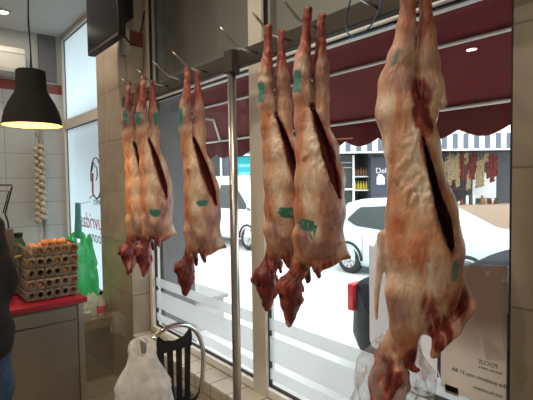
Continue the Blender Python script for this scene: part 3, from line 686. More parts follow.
obj('cord_strand', T([(.03, 0, 2.235), (.02, .0, 2.36), (.006, 0, 2.42), (-.003, 0, 2.6), (.005, 0, 2.8), (0, 0, 2.98)], .003, 8), 'black', t)
obj('bulb', ball(bmesh.new(), (0, 0, 2.06), .035, 16), 'bulb', t, smooth=True)
obj('bulb_holder', LA([(.02, 2.08), (.022, 2.12)], n=16), 'black', t)
l = bpy.data.lights.new('pendant', 'POINT'); l.energy = 5; l.color = (1, .72, .36); l.shadow_soft_size = .03
lo = bpy.data.objects.new('pendant', l); COL.objects.link(lo); lo.location = (0, 0, 1.985); lo.parent = t

# ================================================================== TV
t = thing('television', 'black flat television mounted by the marble pillar, seen from below', 'television', (-3.09, 1.13, 2.555))
obj('casing', B(((-.30, -.012, 0), (.30, .04, .62))), 'black', t, bevel=.006)
obj('screen', B(((-.285, -.0145, .03), (.285, -.0125, .60))), 'screen', t)
obj('wall_bracket', B(((-.08, .04, .22), (.08, .19, .36)), ((-.15, .04, .15), (-.10, .07, .45)), ((.10, .04, .15), (.15, .07, .45))), 'black', t)
obj('cable', T(smooth_pts([(.18, .03, .10), (.26, .10, -.03), (.30, .14, .05), (.28, .18, .2)]), .006), 'black', t)

# ================================================================== AIR CONDITIONER
t = thing('air_conditioner', 'white wall mounted air conditioner above the red tile band', 'air conditioner', (XL, .86, 2.76))
prof = [(0, 0), (.16, 0), (.20, .05), (.205, .22), (.19, .27), (0, .28)]
bm = bmesh.new(); poly(bm, [(x, -.62, z) for x, z in prof], (0, .83, 0)); obj('casing', bm, 'white', t, bevel=.006)
obj('air_flap', B(((.165, -.58, .012), (.209, .17, .05))), mat('grey plastic', (.4, .4, .39), .5), t)
obj('seam', B(((.2035, -.62, .205), (.2065, .21, .208))), 'black', t)

# ================================================================== COUNTER
CX = -2.80
t = thing('counter_cabinet', 'stainless steel counter cabinet with a wide panel door', 'counter', (CX, .0, 0))
obj('body', B(((-.75, -1.6, .08), (-.02, .85, .86)), ((-.72, -1.58, 0), (-.06, .83, .08))), 'steelpanel', t, bevel=.003)
d = obj('drawer_front', B(((-.019, -.35, .765), (-.002, .81, .845))), 'steelpanel', t, bevel=.002)
d = obj('door', B(((-.019, .04, .12), (-.002, .81, .757))), 'steelpanel', t, bevel=.002)
d = obj('door', B(((-.019, -.74, .12), (-.002, .032, .757))), 'steelpanel', t, bevel=.002)
obj('corner_strip', B(((-.019, .818, .08), (.0, .85, .86))), 'steel', t)
tag(obj('worktop', B(((CX-.78, -1.62, .86), (CX+.02, .87, .895))), 'red', bevel=.006), 'bright red worktop slab lying on the stainless steel counter', 'worktop')

# ---- egg trays and eggs
NX, NY, PITCH_E = 5, 6, .0475
def tray_mesh():
    bm = bmesh.new(); nx, ny = NX*8+1, NY*8+1; W_, H_ = NX*PITCH_E, NY*PITCH_E
    def hz(x, y):
        a = math.cos(2*PI*x/PITCH_E); b = math.cos(2*PI*y/PITCH_E)      # 1 at posts, -1 in cups
        return .024 + .011*(a+b) + .010*a*b*(1 if a+b > 0 else .2)
    top = [[bm.verts.new((-x*W_/(nx-1), y*H_/(ny-1), hz(x*W_/(nx-1), y*H_/(ny-1)))) for y in range(ny)] for x in range(nx)]
    bot = [[bm.verts.new((v.co.x, v.co.y, v.co.z-.004)) for v in r] for r in top]
    for g, f in ((top, 1), (bot, -1)):
        for i in range(nx-1):
            for j in range(ny-1): bm.faces.new([g[i][j], g[i+1][j], g[i+1][j+1], g[i][j+1]][::f])
    bd = [(i, 0) for i in range(nx)]+[(nx-1, j) for j in range(1, ny)]+[(i, ny-1) for i in range(nx-2, -1, -1)]+[(0, j) for j in range(ny-2, 0, -1)]
    for q in range(len(bd)):
        a, b = bd[q], bd[(q+1) % len(bd)]; bm.faces.new((top[a[0]][a[1]], bot[a[0]][a[1]], bot[b[0]][b[1]], top[b[0]][b[1]]))
    return bm
def tray_skirt(bm):
    """outer rim with round cup openings, as seen on the sides of a stack"""
    W_, H_ = NX*PITCH_E, NY*PITCH_E
    def wall(org, ex, ez, cells):
        for c in range(cells):
            o_ = Vector(org)+Vector(ex)*(PITCH_E*(c+.5)); n = 20; out = Vector(ex).cross(Vector(ez))
            def P(u, v, w=0): return bm.verts.new(o_+Vector(ex)*u+Vector(ez)*v+out*w)
            hw_, hh = PITCH_E/2, .031; O1, R1, R2, R3 = [], [], [], []
            for q in range(n):
                a_ = 2*PI*q/n; cx_, cz = math.cos(a_), math.sin(a_); m_ = min(hw_/max(abs(cx_), 1e-6), hh/max(abs(cz), 1e-6))
                wv = .004*math.cos(3*a_+c)
                O1.append(P(cx_*m_, cz*m_, 0)); R1.append(P(cx_*.0215, cz*.0235, .004)); R2.append(P(cx_*(.0165+wv*.3), cz*.0185, .008)); R3.append(P(cx_*.0145, cz*.016, -.012))
            for A_, B_ in ((O1, R1), (R1, R2), (R2, R3)):
                for q in range(n): bm.faces.new((A_[q], A_[(q+1) % n], B_[(q+1) % n], B_[q]))
    wall((.001, 0, .036), (0, 1, 0), (0, 0, 1), NY)
    wall((-W_, -.001, .036), (1, 0, 0), (0, 0, 1), NX)
    wall((0, H_+.001, .036), (-1, 0, 0), (0, 0, 1), NX)
    return bm
tr0 = obj('egg_tray', tray_skirt(tray_mesh()), 'pulp', smooth=True)
def egg_mesh():
    bm = bmesh.new(); ball(bm, (0, 0, 0), 1, 16)
    for v in bm.verts:
        z = v.co.z; k = .0215*(1-.12*z); v.co = Vector((v.co.x*k, v.co.y*k, z*.028))
    return bm
eg0 = obj('egg', egg_mesh(), 'egg', smooth=True)
TX, TY, TZ, DZ = -2.865, .555, .897, .066
ranks = ['topmost', 'second from the top', 'middle', 'second from the bottom', 'bottom']
NT = 5; first = [True, True]
def cp(o, k):
    if first[k]: first[k] = False; return o
    c = o.copy(); COL.objects.link(c); return c
for i in range(NT):
    o = cp(tr0, 0); o.location = (TX+random.uniform(-.004, .004), TY+random.uniform(-.004, .004), TZ+DZ*i); o.rotation_euler.z = random.uniform(-.02, .02)
    tag(o, 'grey pulp egg tray, %s of the stack on the red worktop' % ranks[NT-1-i], 'egg tray', 'egg trays stacked on the red worktop')
    for a in range(NX):
        for b in range(NY):
            if i < NT-1 and ((a > 0 and b > 0) or random.random() < .6): continue
            if i == NT-1 and b == 0: continue                           # empty row at the left of the top tray
            e = cp(eg0, 1); e.location = (o.location.x-(a+.5)*PITCH_E, o.location.y+(b+.5)*PITCH_E, o.location.z+.037)
            e.rotation_euler = (random.uniform(-.25, .25), random.uniform(-.25, .25), random.uniform(0, 6))
            tag(e, 'brown egg sitting in the %s egg tray of the stack' % ranks[NT-1-i], 'egg', 'eggs in the %s tray' % ranks[NT-1-i])
# loose second layer of orange eggs on top
for q, (a, b) in enumerate([(.9, 2), (.9, 3), (1.0, 4), (1.9, 2.5), (2, 3.5), (2, 4.4)]):
    e = cp(eg0, 1); e.location = (TX-(a+.5)*PITCH_E, TY+(b+.5)*PITCH_E, TZ+DZ*(NT-1)+.072); e.rotation_euler = (1.2, .3*q, q)
    tag(e, 'brown egg lying loose on top of the eggs in the topmost tray', 'egg', 'loose eggs heaped on the top tray')
# second shorter stack behind
for i in range(3):
    c = tr0.copy(); COL.objects.link(c); c.location = (TX-.27, TY-.06, TZ+DZ*.8*i)
    tag(c, 'grey egg tray, %s of the short stack behind the main egg stack' % ('lowest', 'middle one', 'topmost')[i], 'egg tray', 'short stack of egg trays')
# leafy label jar
p = onX(22, 245, -3.30)
t = thing('jar', 'dark jar with a leafy green label standing behind the egg trays', 'jar', (-3.36, .60, .895))
obj('glass_body', LA([(.045, 0), (.048, .01), (.048, .30), (.03, .34), (.03, .35)], n=20), 'darkgreen', t, smooth=True)
obj('lid', LA([(.034, .35), (.034, .375), (.001, .377)], n=20), 'black', t)
# scale with pole display, and wire sign rack
t = thing('weighing_scale', 'dark grey weighing scale display on the counter beside the egg trays', 'scale', (-3.0, .36, .895))
obj('platform', B(((-.16, -.20, .0), (.12, .10, .07))), 'black', t, bevel=.01)
obj('display_head', B(((-.05, .07, .20), (.0, .16, .44))), mat('grey brown plastic', (.10, .09, .09), .5), t, bevel=.01)
obj('post', B(((-.04, .10, .05), (-.015, .13, .22))), 'black', t)
A = [onX(x, y, -3.05) for x, y in ((-8, 185), (12, 185), (12, 187), (5, 214), (8, 222), (9, 232))]
t = thing('wire_rack', 'black wire price rack standing at the left edge behind the person', 'rack', (-3.05, .45, .895))
L_ = Vector(t.location)
obj('frame', T([a-L_ for a in A]+[Vector((0, A[-1].y-L_.y, 0))], .005, 8), 'black', t)
A2 = [onX(x, y, -3.05)-L_ for x, y in ((-8, 191), (9, 191), (3, 213))]
obj('crossbar', T(A2, .004, 8), 'black', t)
t = tag(obj('wooden_handle', T([onX(15, 257, -2.95), onX(27, 255, -3.0)], .008, 8), 'wood'), 'short pale wooden stick lying between the scale and the egg trays', 'stick')
c0 = onX(20, 275, -3.0)

# ---- garlic braid
G = onX(38, 136, -5.32)
t = thing('garlic_braid', 'long braid of pale garlic bulbs hanging on the tiled back wall', 'garlic braid', (G.x, G.y, 1.17))
H_ = G.z-1.17
obj('stalks', T([(0, .01*math.sin(q*1.3), H_*q/12) for q in range(13)], [.012]+[.022]*9+[.014, .01, .008], 10), 'stalk', t, smooth=True)
for q in range(12):
    for s in (-1, 1, 0):
        z = .03+q*(H_-.18)/11 + (.025 if s == 1 else 0); r = .034*(1-.02*q)*random.uniform(.9, 1.1)
        if s == 0: px, py = .045, random.uniform(-.012, .012); z += .04
        else: px, py = .02, s*.033
        bm = bmesh.new(); ball(bm, (0, 0, 0), 1, 14)
        for v in bm.verts:
            a = math.atan2(v.co.y, v.co.x); k = 1+.08*math.cos(6*a); v.co = Vector((v.co.x*k, v.co.y*k, v.co.z*.85+(.5*max(0, v.co.z-.6))))*r
            v.co.x += px; v.co.y += py; v.co.z += z
        obj('garlic_bulb', bm, 'garlic', t, smooth=True)
obj('hanging_loop', T([(0, -.012, H_-.01), (0, -.018, H_+.04), (0, 0, H_+.065), (0, .018, H_+.04), (0, .01, H_-.01)], .006, 8), 'stalk', t)
obj('nail', T([(-.08, 0, H_+.055), (.01, 0, H_+.06)], .003, 6), 'steel', t)

# ---- plastic carrier bags
def carrier(name, label, loc, w_, d_, h_, mt, rz=0, handles=True, seed=1, goods=None, lean=0, neck=.20):
    t = thing(name, label, 'plastic bag', loc, rz); bm = bmesh.new(); n = 48; rings = []
    for j in range(19):
        v = j/18; z = h_*v
        bulge = (.84+.16*math.sin(PI*min(1, v*1.5))) if v < .62 else neck+(1-neck)*(1-(v-.62)/.38)**.75
        ring = []
        for k in range(n):
            a = 2*PI*k/n; ca, sa = math.cos(a), math.sin(a)
            q = bulge*(1+.05*noise.noise(Vector((ca*2+seed, sa*2, v*3)))+.035*math.sin(9*a+seed+4*v)+.02*math.sin(17*a-7*v))
            e = abs(ca)**.6*(1 if ca > 0 else -1); f_ = abs(sa)**.6*(1 if sa > 0 else -1)
            zz = z + (.10*h_*abs(ca)**3 if v > .9 else 0) - (.03*h_*abs(sa) if v > .9 else 0)
            ring.append(bm.verts.new((w_/2*e*q+lean*v*v, d_/2*f_*q, zz+.01*noise.noise(Vector((a*2, v*5, seed))))))
        rings.append(ring)
    for a, b in zip(rings, rings[1:]):
        for k in range(n): bm.faces.new((a[k], a[(k+1) % n], b[(k+1) % n], b[k]))
    bm.faces.new(rings[0][::-1]); obj('bag_body', bm, mt, t, smooth=True)
    if handles:
        for s in (-1, 1):
            bm = bmesh.new(); n_ = 12
            for side in (0, 1):
                pass
            P = [Vector((lean+s*w_*.05, -.015, h_*.96)), Vector((lean+s*w_*.13, -.015, h_*1.04)), Vector((lean+s*w_*.10, -.005, h_*1.12)), Vector((lean+s*w_*.03, 0, h_*1.15)), Vector((lean+s*w_*.05, .01, h_*1.08)), Vector((lean+s*w_*.04, .02, h_*.96))]
            P = smooth_pts(P, 4)
            va = [(bm.verts.new(p+Vector((0, -.003, 0))), bm.verts.new(p+Vector((s*.03, .006, -.012)))) for p in P]
            for x, y in zip(va, va[1:]): bm.faces.new((x[0], x[1], y[1], y[0]))
            o = obj('handle', bm, mt, t, smooth=True); sm = o.modifiers.new('t', 'SOLIDIFY'); sm.thickness = .002
    if goods:
        g = tag(obj('grocery_parcel', B(((-w_*.32, -d_*.25, .01), (w_*.3, d_*.25, h_*.42))), goods, bevel=.02), 'dark purple parcel inside the white carrier bag hanging on the chair', 'parcel')
        g.location = loc; g.rotation_euler.z = rz
    return t
carrier('plastic_bag', 'translucent green plastic carrier bag standing under the lettered side window', (-3.93, 1.165, .50), .30, .22, .60, 'green', math.radians(55), True, 3, neck=.6)
struct('trim_7', B(((-4.6, 1.04, .42), (-3.56, 1.318, .50))), 'marble_pillar')
p = onY(78, 212, 1.36)
t = thing('teal_cloth', 'teal cloth hanging beside the green bag in front of the side window', 'cloth', (p.x, 1.36, 1.05))
bm = bmesh.new(); rows = []
for j in range(9):
    rows.append([bm.verts.new((-.05-.01*j+(.10+.015*j)*i/14, .016*math.sin(i*1.1+j*.2), .36*(1-j/8))) for i in range(15)])
for a, b in zip(rows, rows[1:]):
    for i in range(14): bm.faces.new((a[i], a[i+1], b[i+1], b[i]))
o = obj('fabric', bm, 'teal', t, smooth=True); sm = o.modifiers.new('t', 'SOLIDIFY'); sm.thickness = .004
obj('peg', T([(0, .0, .34), (0, .12, .37)], .004, 8), 'steel', t)
p = onY(71, 246, 1.0)
t = thing('spray_can', 'black canister standing behind the egg trays beside the green bag', 'canister', (-3.45, .93-.12, .895))
obj('can_body', LA([(.045, 0), (.048, .01), (.048, .21), (.03, .24)], n=24), 'black', t, smooth=True)
obj('cap', LA([(.028, .24), (.028, .28), (.001, .285)], n=24), 'black', t)
t = thing('detergent_bottle', 'small clear bottle with pink label and dark cap on the side window ledge', 'bottle', (-3.62, 1.24, .50))
obj('bottle_body', LA([(.03, 0), (.035, .01), (.035, .12), (.012, .16), (.012, .18)], n=20), 'white', t, smooth=True)
obj('label_band', LA([(.0356, .03), (.0356, .09)], n=20, cap=False), 'pink', t)
obj('cap', LA([(.014, .18), (.014, .205), (.001, .206)], n=16), 'black', t)
carrier('plastic_bag', 'small crumpled white plastic bag on the ledge right of the green bag', (-3.73, 1.20, .50), .15, .12, .17, 'whitebag', .4, False, 9)
t = thing('paper_cup', 'small white lidded tub on the ledge in front of the marble pillar', 'tub', (-3.60, 1.12, .50))
obj('tub_body', LA([(.025, 0), (.032, .05)], n=20), 'white', t); obj('lid', LA([(.034, .05), (.034, .06)], n=20), 'white', t)
# thin plastic sheet draped off the ledge
bm = bmesh.new(); rows = []
for j in range(8):
    rows.append([bm.verts.new((-3.56+.028*i, 1.30-.012*math.sin(i*.8)-.004*j*math.sin(i*.5), .56-.024*j-.01*math.sin(i))) for i in range(13)])
for a, b in zip(rows, rows[1:]):
    for i in range(12): bm.faces.new((a[i], a[i+1], b[i+1], b[i]))
o = obj('plastic_sheet', bm, 'clear', smooth=True); tag(o, 'thin clear plastic sheet crumpled against the lower marble pillar', 'plastic sheet')
sm = o.modifiers.new('t', 'SOLIDIFY'); sm.thickness = .0015

# ---- side window lettering and logo (read from the street)
def wtxt(s, size, px, py, mt, label, shear=.2):
    p = onY(px, py, 1.488); o = lettering('window_lettering', s, size, p, (-1, 0, 0), (0, 0, 1), mt, None, .001, 'CENTER', 1, shear); o['label'] = label; o['category'] = 'lettering'; return o
wtxt('BAMOS', .075, 98, 205, 'inkblack', 'thin grey line of small letters under the window logo')
wtxt('Cuvridas', .23, 94, 229, 'inkred', 'large red script lettering on the side window')
wtxt('Foons', .17, 97, 243, 'inkblack', 'black script lettering under the red window script')
c = onY(96, 178, 1.488); t = thing('window_logo', 'oval outline logo with a red stripe on the side window', 'logo', c)
def ring_pts(a, b, a0=0, a1=2*PI, n=30): return [(a*math.cos(a0+(a1-a0)*i/n), 0, b*math.sin(a0+(a1-a0)*i/n)) for i in range(n+1)]
obj('outline', T(ring_pts(.15, .20, -2.2, 3.3), .006, 6), 'inkblack', t)
obj('stripe', poly(bmesh.new(), [(-.135, 0, -.15), (-.09, 0, -.17), (-.07, 0, .05), (-.125, 0, .05)], (0, .002, 0)), 'inkred', t)
obj('swirl', T([(-.14, 0, .06), (-.09, 0, .10), (-.08, 0, .17), (-.02, 0, .12), (.03, 0, .10), (.04, 0, .02), (0, 0, -.02)], .005, 6), 'inkblack', t)
obj('swoosh', T([(-.2, 0, -.20), (-.1, 0, -.17), (0, 0, -.21), (.1, 0, -.18), (.18, 0, -.20)], .006, 6), 'inkblack', t)

# ================================================================== CHAIR + BAG
t = thing('metal_chair', 'chrome hoop chair with a black slatted metal back at the window sill', 'chair', (-2.02, .955, 0), 0)
# local: back stands at x=+.18, seat towards -x
bx = .20
hp = [(-.02, -.135, .44), (bx-.03, -.142, .54), (bx, -.155, .70), (bx, -.150, .80), (bx, -.115, .88), (bx, -.045, .925), (bx, .045, .925), (bx, .115, .88), (bx, .150, .80), (bx, .155, .70), (bx-.03, .142, .54), (-.02, .135, .44)]
obj('back_hoop', T(smooth_pts(hp, 5), .011, 12), 'chrome', t, smooth=True)
bm = bmesh.new()
top = [(-.085, .855), (-.075, .835), (-.05, .812), (0, .80), (.05, .812), (.075, .835), (.085, .855), (.092, .80), (.088, .755), (-.088, .755), (-.092, .80)]
poly(bm, [(bx, y, z+.06) for y, z in top], (.008, 0, 0))
for k in range(4):
    y0 = -.086+k*.0465; poly(bm, [(bx, y0+.010, .40), (bx, y0+.030, .40), (bx, y0+.032, .76), (bx, y0, .76)] if False else [(bx, y0*.85, .44), (bx, y0*.85+.023, .44), (bx, y0+.032*.9, .82), (bx, y0, .82)], (.008, 0, 0))
poly(bm, [(bx, -.076, .44), (bx, .07, .44), (bx, .076, .58), (bx, -.08, .58)], (.007, 0, 0))
obj('back_panel', bm, 'black', t)
obj('seat', LA([(.18, .44), (.20, .45), (.20, .475), (.17, .49), (.01, .492)], n=32), 'black', t, smooth=True)
for sx, sy in ((1, 1), (1, -1), (-1, 1), (-1, -1)):
    obj('leg', T([(sx*.13, sy*.13, .44), (sx*.19, sy*.17, .0)], .011, 10), 'chrome', t, smooth=True)
carrier('plastic_bag', 'bulging white plastic carrier bag hanging on the chair back', (-1.765, .775, .43), .25, .17, .44, 'whitebag', math.radians(50), True, 5, 'purple')

# ================================================================== PERSON
pc = Vector((-2.36, .16, 0))
t = thing('person', 'person in dark jacket and blue jeans standing at the counter with back turned', 'person', pc, math.radians(8))
def soft(name, prims, mt, h=.012, k=.04, par=None, amp=0, seed=0, zs=(1, 1, 1)):
    V, g0 = limbs(prims, h, k, zs)
    if amp: V += wob(V.shape, g0, h, amp, seed, .16)
    P, Q = nets(V, g0, h); return mesh_np(name, P, Q, mt, par)
# faces -x (towards the counter); y is left-right
arm = lambda s: [(0, s*.13, 1.37, .05, .03, s*.195, 1.14, .045), (.03, s*.195, 1.14, .045, -.14, s*.20, 1.0, .035)]
body = [(0, 0, .98, .13, 0, 0, 1.2, .12), (0, 0, 1.2, .12, 0, 0, 1.38, .12), (0, -.1, 1.36, .08, 0, .1, 1.36, .08), (0, 0, 1.4, .06, -.01, 0, 1.53, .055),
        (-.01, 0, 1.60, .09, -.015, 0, 1.66, .10), (-.05, 0, 1.56, .06, -.05, 0, 1.6, .07), (-.105, 0, 1.60, .014, -.118, 0, 1.585, .016),
        (0, .10, 1.61, .02, .01, .105, 1.63, .02), (0, -.10, 1.61, .02, .01, -.105, 1.63, .02)]
for s in (-1, 1):
    body += arm(s) + [(0, s*.09, .93, .09, 0, s*.10, .5, .06), (0, s*.10, .5, .06, .02, s*.10, .08, .04), (.02, s*.1, .05, .04, -.13, s*.1, .04, .035),
             (-.14, s*.20, 1.0, .035, -.21, s*.19, .985, .032)]
    for f_ in range(4): body += [(-.20, s*(.165+.018*f_), .985, .011, -.25, s*(.165+.018*f_), .965, .009), (-.25, s*(.165+.018*f_), .965, .009, -.272, s*(.165+.018*f_), .94, .008)]
    body += [(-.17, s*.165, .985, .012, -.215, s*.135, .965, .010)]
soft('body', body, 'skin', .010, .02, t)
jk = [(0, -.075, .90, .165, 0, .075, .90, .165), (0, -.05, .92, .165, 0, -.05, 1.2, .155), (0, .05, .92, .165, 0, .05, 1.2, .155), (.01, -.07, 1.2, .155, 0, -.07, 1.37, .125), (.01, .07, 1.2, .155, 0, .07, 1.37, .125), (0, 0, 1.42, .085, 0, 0, 1.48, .078)]
for s in (-1, 1): jk += [(0, s*.14, 1.385, .080, .03, s*.185, 1.14, .066), (.03, s*.185, 1.14, .066, -.12, s*.205, 1.01, .055)]
soft('jacket', jk, 'jacket', .012, .03, t, .006, 4)
jn = []
for s in (-1, 1): jn += [(0, s*.10, .95, .125, 0, s*.125, .5, .095), (0, s*.125, .5, .095, .02, s*.10, .10, .075)]
soft('jeans', jn, 'jeans', .012, .02, t, .005, 5)
for s in (-1, 1): soft('shoe', [(.05, s*.1, .05, .045, -.16, s*.1, .045, .045), (.05, s*.1, .05, .045, .0, s*.1, .1, .045)], 'shoe', .01, .02, t)
soft('hair', [(.02, 0, 1.64, .10, .0, 0, 1.69, .103), (.05, 0, 1.58, .06, .04, 0, 1.62, .08)], 'hair', .01, .03, t, .003, 6)
for s in (-1, 1): obj('eye', ball(bmesh.new(), (-.098, s*.034, 1.625), .011), 'eye', t, smooth=True)

# ================================================================== VEHICLES
def car(name, label, loc, rz, paint, top, bottomz, L, hw, belt, roofw, wins, wheels, wr, lamps, cat='car', extras=()):
    """local x: 0 rear -> L front; y: -hw is the near side; top: [(x,z)] outline"""
    t = thing(name, label, cat, loc, rz); bm = bmesh.new(); rings = []
    xs = sorted(set([p[0] for p in top]+[L*i/40 for i in range(41)]))
    tz = lambda x: float(np.interp(x, [p[0] for p in top], [p[1] for p in top])); bz = lambda x: float(np.interp(x, [b[0] for b in belt], [b[1] for b in belt]))
    def sec(x):
        z = tz(x); b = min(bz(x), z-.03); e = min(x, L-x); k = 1-.16*max(0, 1-e/.35)**2; W = hw*k
        f_ = min(1, max(0, (z-b)/.45)); wr_ = W*(1-(1-roofw)*f_); zb = bottomz + .10*max(0, 1-e/.2)
        half = [(W*.9, zb), (W*.985, zb+.12), (W, .5*(zb+b)), (W*.99, b-.06), (W*.97, b), (W*.97*(1-.45*f_)+wr_*.45*f_, b+(z-b)*.5), (wr_, z-.07*f_-.015), (wr_*.86, z-.012), (wr_*.5, z+.012*f_), (0, z+.02*f_)]
        return half
    for x in xs:
        s = sec(x); pts = [(-y, z) for y, z in s] + [(y, z) for y, z in s[-2::-1]]
        rings.append([bm.verts.new((x, y, z)) for y, z in pts])
    for a, b in zip(rings, rings[1:]):
        for k in range(len(a)-1): bm.faces.new((a[k], a[k+1], b[k+1], b[k]))
        bm.faces.new((a[-1], a[0], b[0], b[-1]))
    bm.faces.new(rings[0]); bm.faces.new(rings[-1][::-1])
    obj('body', bm, paint, t, smooth=True)
    # side windows laid on the body surface
    def surf(x, z):
        s = sec(x); ys = [p[0] for p in s]; zs_ = [p[1] for p in s]
        return float(np.interp(z, zs_, ys))
    for side in (-1, 1):
        for wpts in wins:
            bm = bmesh.new(); X0, X1 = min(p[0] for p in wpts), max(p[0] for p in wpts); n = 14
            up_ = sorted([p for p in wpts if p[2] == 1]); lo_ = sorted([p for p in wpts if p[2] == 0])
            g = []
            for i in range(n+1):
                x = X0+(X1-X0)*i/n; zt = float(np.interp(x, [p[0] for p in up_], [p[1] for p in up_])); zl = float(np.interp(x, [p[0] for p in lo_], [p[1] for p in lo_]))
                g.append([bm.verts.new((x, side*(surf(x, zl+(zt-zl)*j/4)+.006), zl+(zt-zl)*j/4)) for j in range(5)])
            for a, b in zip(g, g[1:]):
                for j in range(4): bm.faces.new((a[j], a[j+1], b[j+1], b[j]))
            o = obj('side_window', bm, 'carglass', t); sm = o.modifiers.new('t', 'SOLIDIFY'); sm.thickness = .006; sm.offset = 0
    for wx in wheels:
        for side in (-1, 1):
            y = side*(hw-.10)
            bm = bmesh.new(); prof = [(wr*.62, -.09), (wr*.93, -.10), (wr, -.07), (wr, .07), (wr*.93, .10), (wr*.62, .09)]
            R_ = Matrix.Translation((wx, y, wr)) @ Matrix.Rotation(PI/2, 4, 'X')
            lathe(bm, prof, n=36, cap=False); bm.transform(R_); wo = obj('wheel', bm, 'tyre', t, smooth=True)
            bm = bmesh.new(); lathe(bm, [(wr*.64, -.085), (wr*.6, -.095), (wr*.55, -.07), (wr*.5, -.05)], n=36, cap=False)
            lathe(bm, [(wr*.64, .085), (wr*.6, .095), (wr*.55, .07), (wr*.5, .05)], n=36, cap=False)
            for q in range(9):
                a = 2*PI*q/9
                for zz in (-.085, .065): 
                    P = [(.05*math.cos(a+1.2), .05*math.sin(a+1.2)), (wr*.6*math.cos(a+.16), wr*.6*math.sin(a+.16)), (wr*.6*math.cos(a-.16), wr*.6*math.sin(a-.16)), (.05*math.cos(a-1.2), .05*math.sin(a-1.2))]
                    poly(bm, [(p[0], p[1], zz) for p in P], (0, 0, .02))
            lathe(bm, [(.06, -.095), (.06, .095)], n=16); bm.transform(R_); obj('rim', bm, 'rim', wo, smooth=False)
            # wheel arch
            bm = bmesh.new(); a0 = [(wx+math.cos(a)*(wr*1.16), side*(surf(wx, .6)+.004), wr+math.sin(a)*wr*1.16) for a in [PI*i/18 for i in range(19)]]
            tube(bm, a0, .03, 8); obj('wheel_arch', bm, 'tyre', t, smooth=True)
    for (a, b, mt_, nm_) in lamps: obj(nm_, B((a, b)), mt_, t, bevel=.02)
    return t, surf
GZ = -.35
# pale hatchback
top = [(0, .78), (.03, .98), (.12, 1.1), (.38, 1.46), (.6, 1.52), (1.4, 1.56), (2.1, 1.50), (2.95, 1.04), (3.3, .97), (3.75, .80), (3.9, .55)]
belt = [(0, .92), (1.5, .90), (2.8, .90), (3.9, .70)]
wins = [[(.56, 1.10, 0), (.8, 1.0, 0), (1.5, .96, 0), (.56, 1.14, 1), (.80, 1.38, 1), (1.5, 1.43, 1)], [(1.58, .95, 0), (2.62, .95, 0), (1.58, 1.43, 1), (2.1, 1.38, 1), (2.62, 1.08, 1)]]
c_, surf = car('car', 'pale ice blue hatchback car parked across the bright street', (-6.45, 7.95, GZ), 0, 'carwhite', top, .18, 3.9, .84, belt, .74, wins, (.62, 3.12), .30,
    [((.0, -.80, .80), (.12, -.62, 1.02), 'redlens', 'tail_light'), ((.0, .62, .80), (.12, .80, 1.02), 'redlens', 'tail_light'), ((2.35, -.98, .95), (2.55, -.80, 1.08), 'black', 'wing_mirror')])
for x in (.99, 1.76, 2.72):
    obj('door_seam', T([(x, -surf(x, z)-.002, z) for z in (.32, .5, .7, .88)], .006, 6), 'black', c_)
obj('door_handle', T([(1.15, -surf(1.15, .8)-.012, .82), (1.32, -surf(1.3, .8)-.012, .82)], .012, 6), 'carwhite', c_)
# dark saloon close to the window
top = [(0, .62), (.02, .90), (.10, .99), (.55, 1.02), (.75, 1.04), (1.15, 1.28), (1.5, 1.32), (2.4, 1.32), (3.2, 1.02), (4.1, .9), (4.3, .55)]
belt = [(0, .9), (4.3, .75)]
wins = [[(1.0, .98, 0), (1.5, .96, 0), (1.0, 1.05, 1), (1.2, 1.25, 1), (1.5, 1.28, 1)], [(1.56, .96, 0), (2.9, .94, 0), (1.56, 1.28, 1), (2.3, 1.28, 1), (2.9, 1.0, 1)]]
car('car', 'black car with a red tail light parked just outside the shop window', (-2.75, 4.15, GZ), 0, 'carblack', top, .18, 4.3, .86, belt, .72, wins, (.80, 3.4), .31,
    [((-.005, -.81, .66), (.07, -.64, .93), 'redlens', 'tail_light'), ((-.01, .66, .70), (.16, .85, 1.02), 'redlens', 'tail_light')])
# white van
top = [(0, 1.2), (.05, 2.0), (.4, 2.12), (3.2, 2.12), (3.7, 1.9), (4.3, 1.25), (5.0, 1.05), (5.2, .6)]
belt = [(0, 1.15), (3.4, 1.15), (5.2, .9)]
wins = [[(2.75, 1.15, 0), (4.1, 1.15, 0), (2.75, 1.85, 1), (3.5, 1.85, 1), (4.1, 1.25, 1)], [(4.2-.06, 1.14, 0), (4.3, 1.12, 0), (4.14, 1.22, 1), (4.3, 1.16, 1)]]
car('van', 'white van parked across the street seen behind the steel pole', (-13.9, 8.4, GZ), 0, 'vanwhite', top, .25, 5.2, .95, belt, .86, wins, (.9, 4.2), .33,
    [((-.01, -.94, .9), (.05, -.80, 1.3), 'redlens', 'tail_light')], 'van')

# ================================================================== BUILDINGS ACROSS THE STREET
DEP = 15.5; K = DEP/F
fx = Vector((math.sin(YAW), math.cos(YAW), 0)); fy = Vector((-math.cos(YAW), math.sin(YAW), 0))   # along the facade, away from the viewer
RZ = math.atan2(fx.y, fx.x)
def FL(px): return (px-266.5)*K
def FZ(px, py): return 1.6+(181-.014*(px-266.5)-py)*K
def facade_thing(name, label, cat, px, group=None, dep=DEP):
    base = fx*FL(px)+fy*dep; return thing(name, label, cat, (base.x, base.y, 0), RZ, group)
def fb(t, px0, px, a, b, y0=0, y1=.2):
    """box in a facade thing: picture columns a[0]..b[0], rows a[1]..b[1], standing y0..y1 behind the front"""
    return ((FL(a[0])-FL(px), y0, FZ(a[0], b[1])), (FL(b[0])-FL(px), y1, FZ(a[0], a[1])))
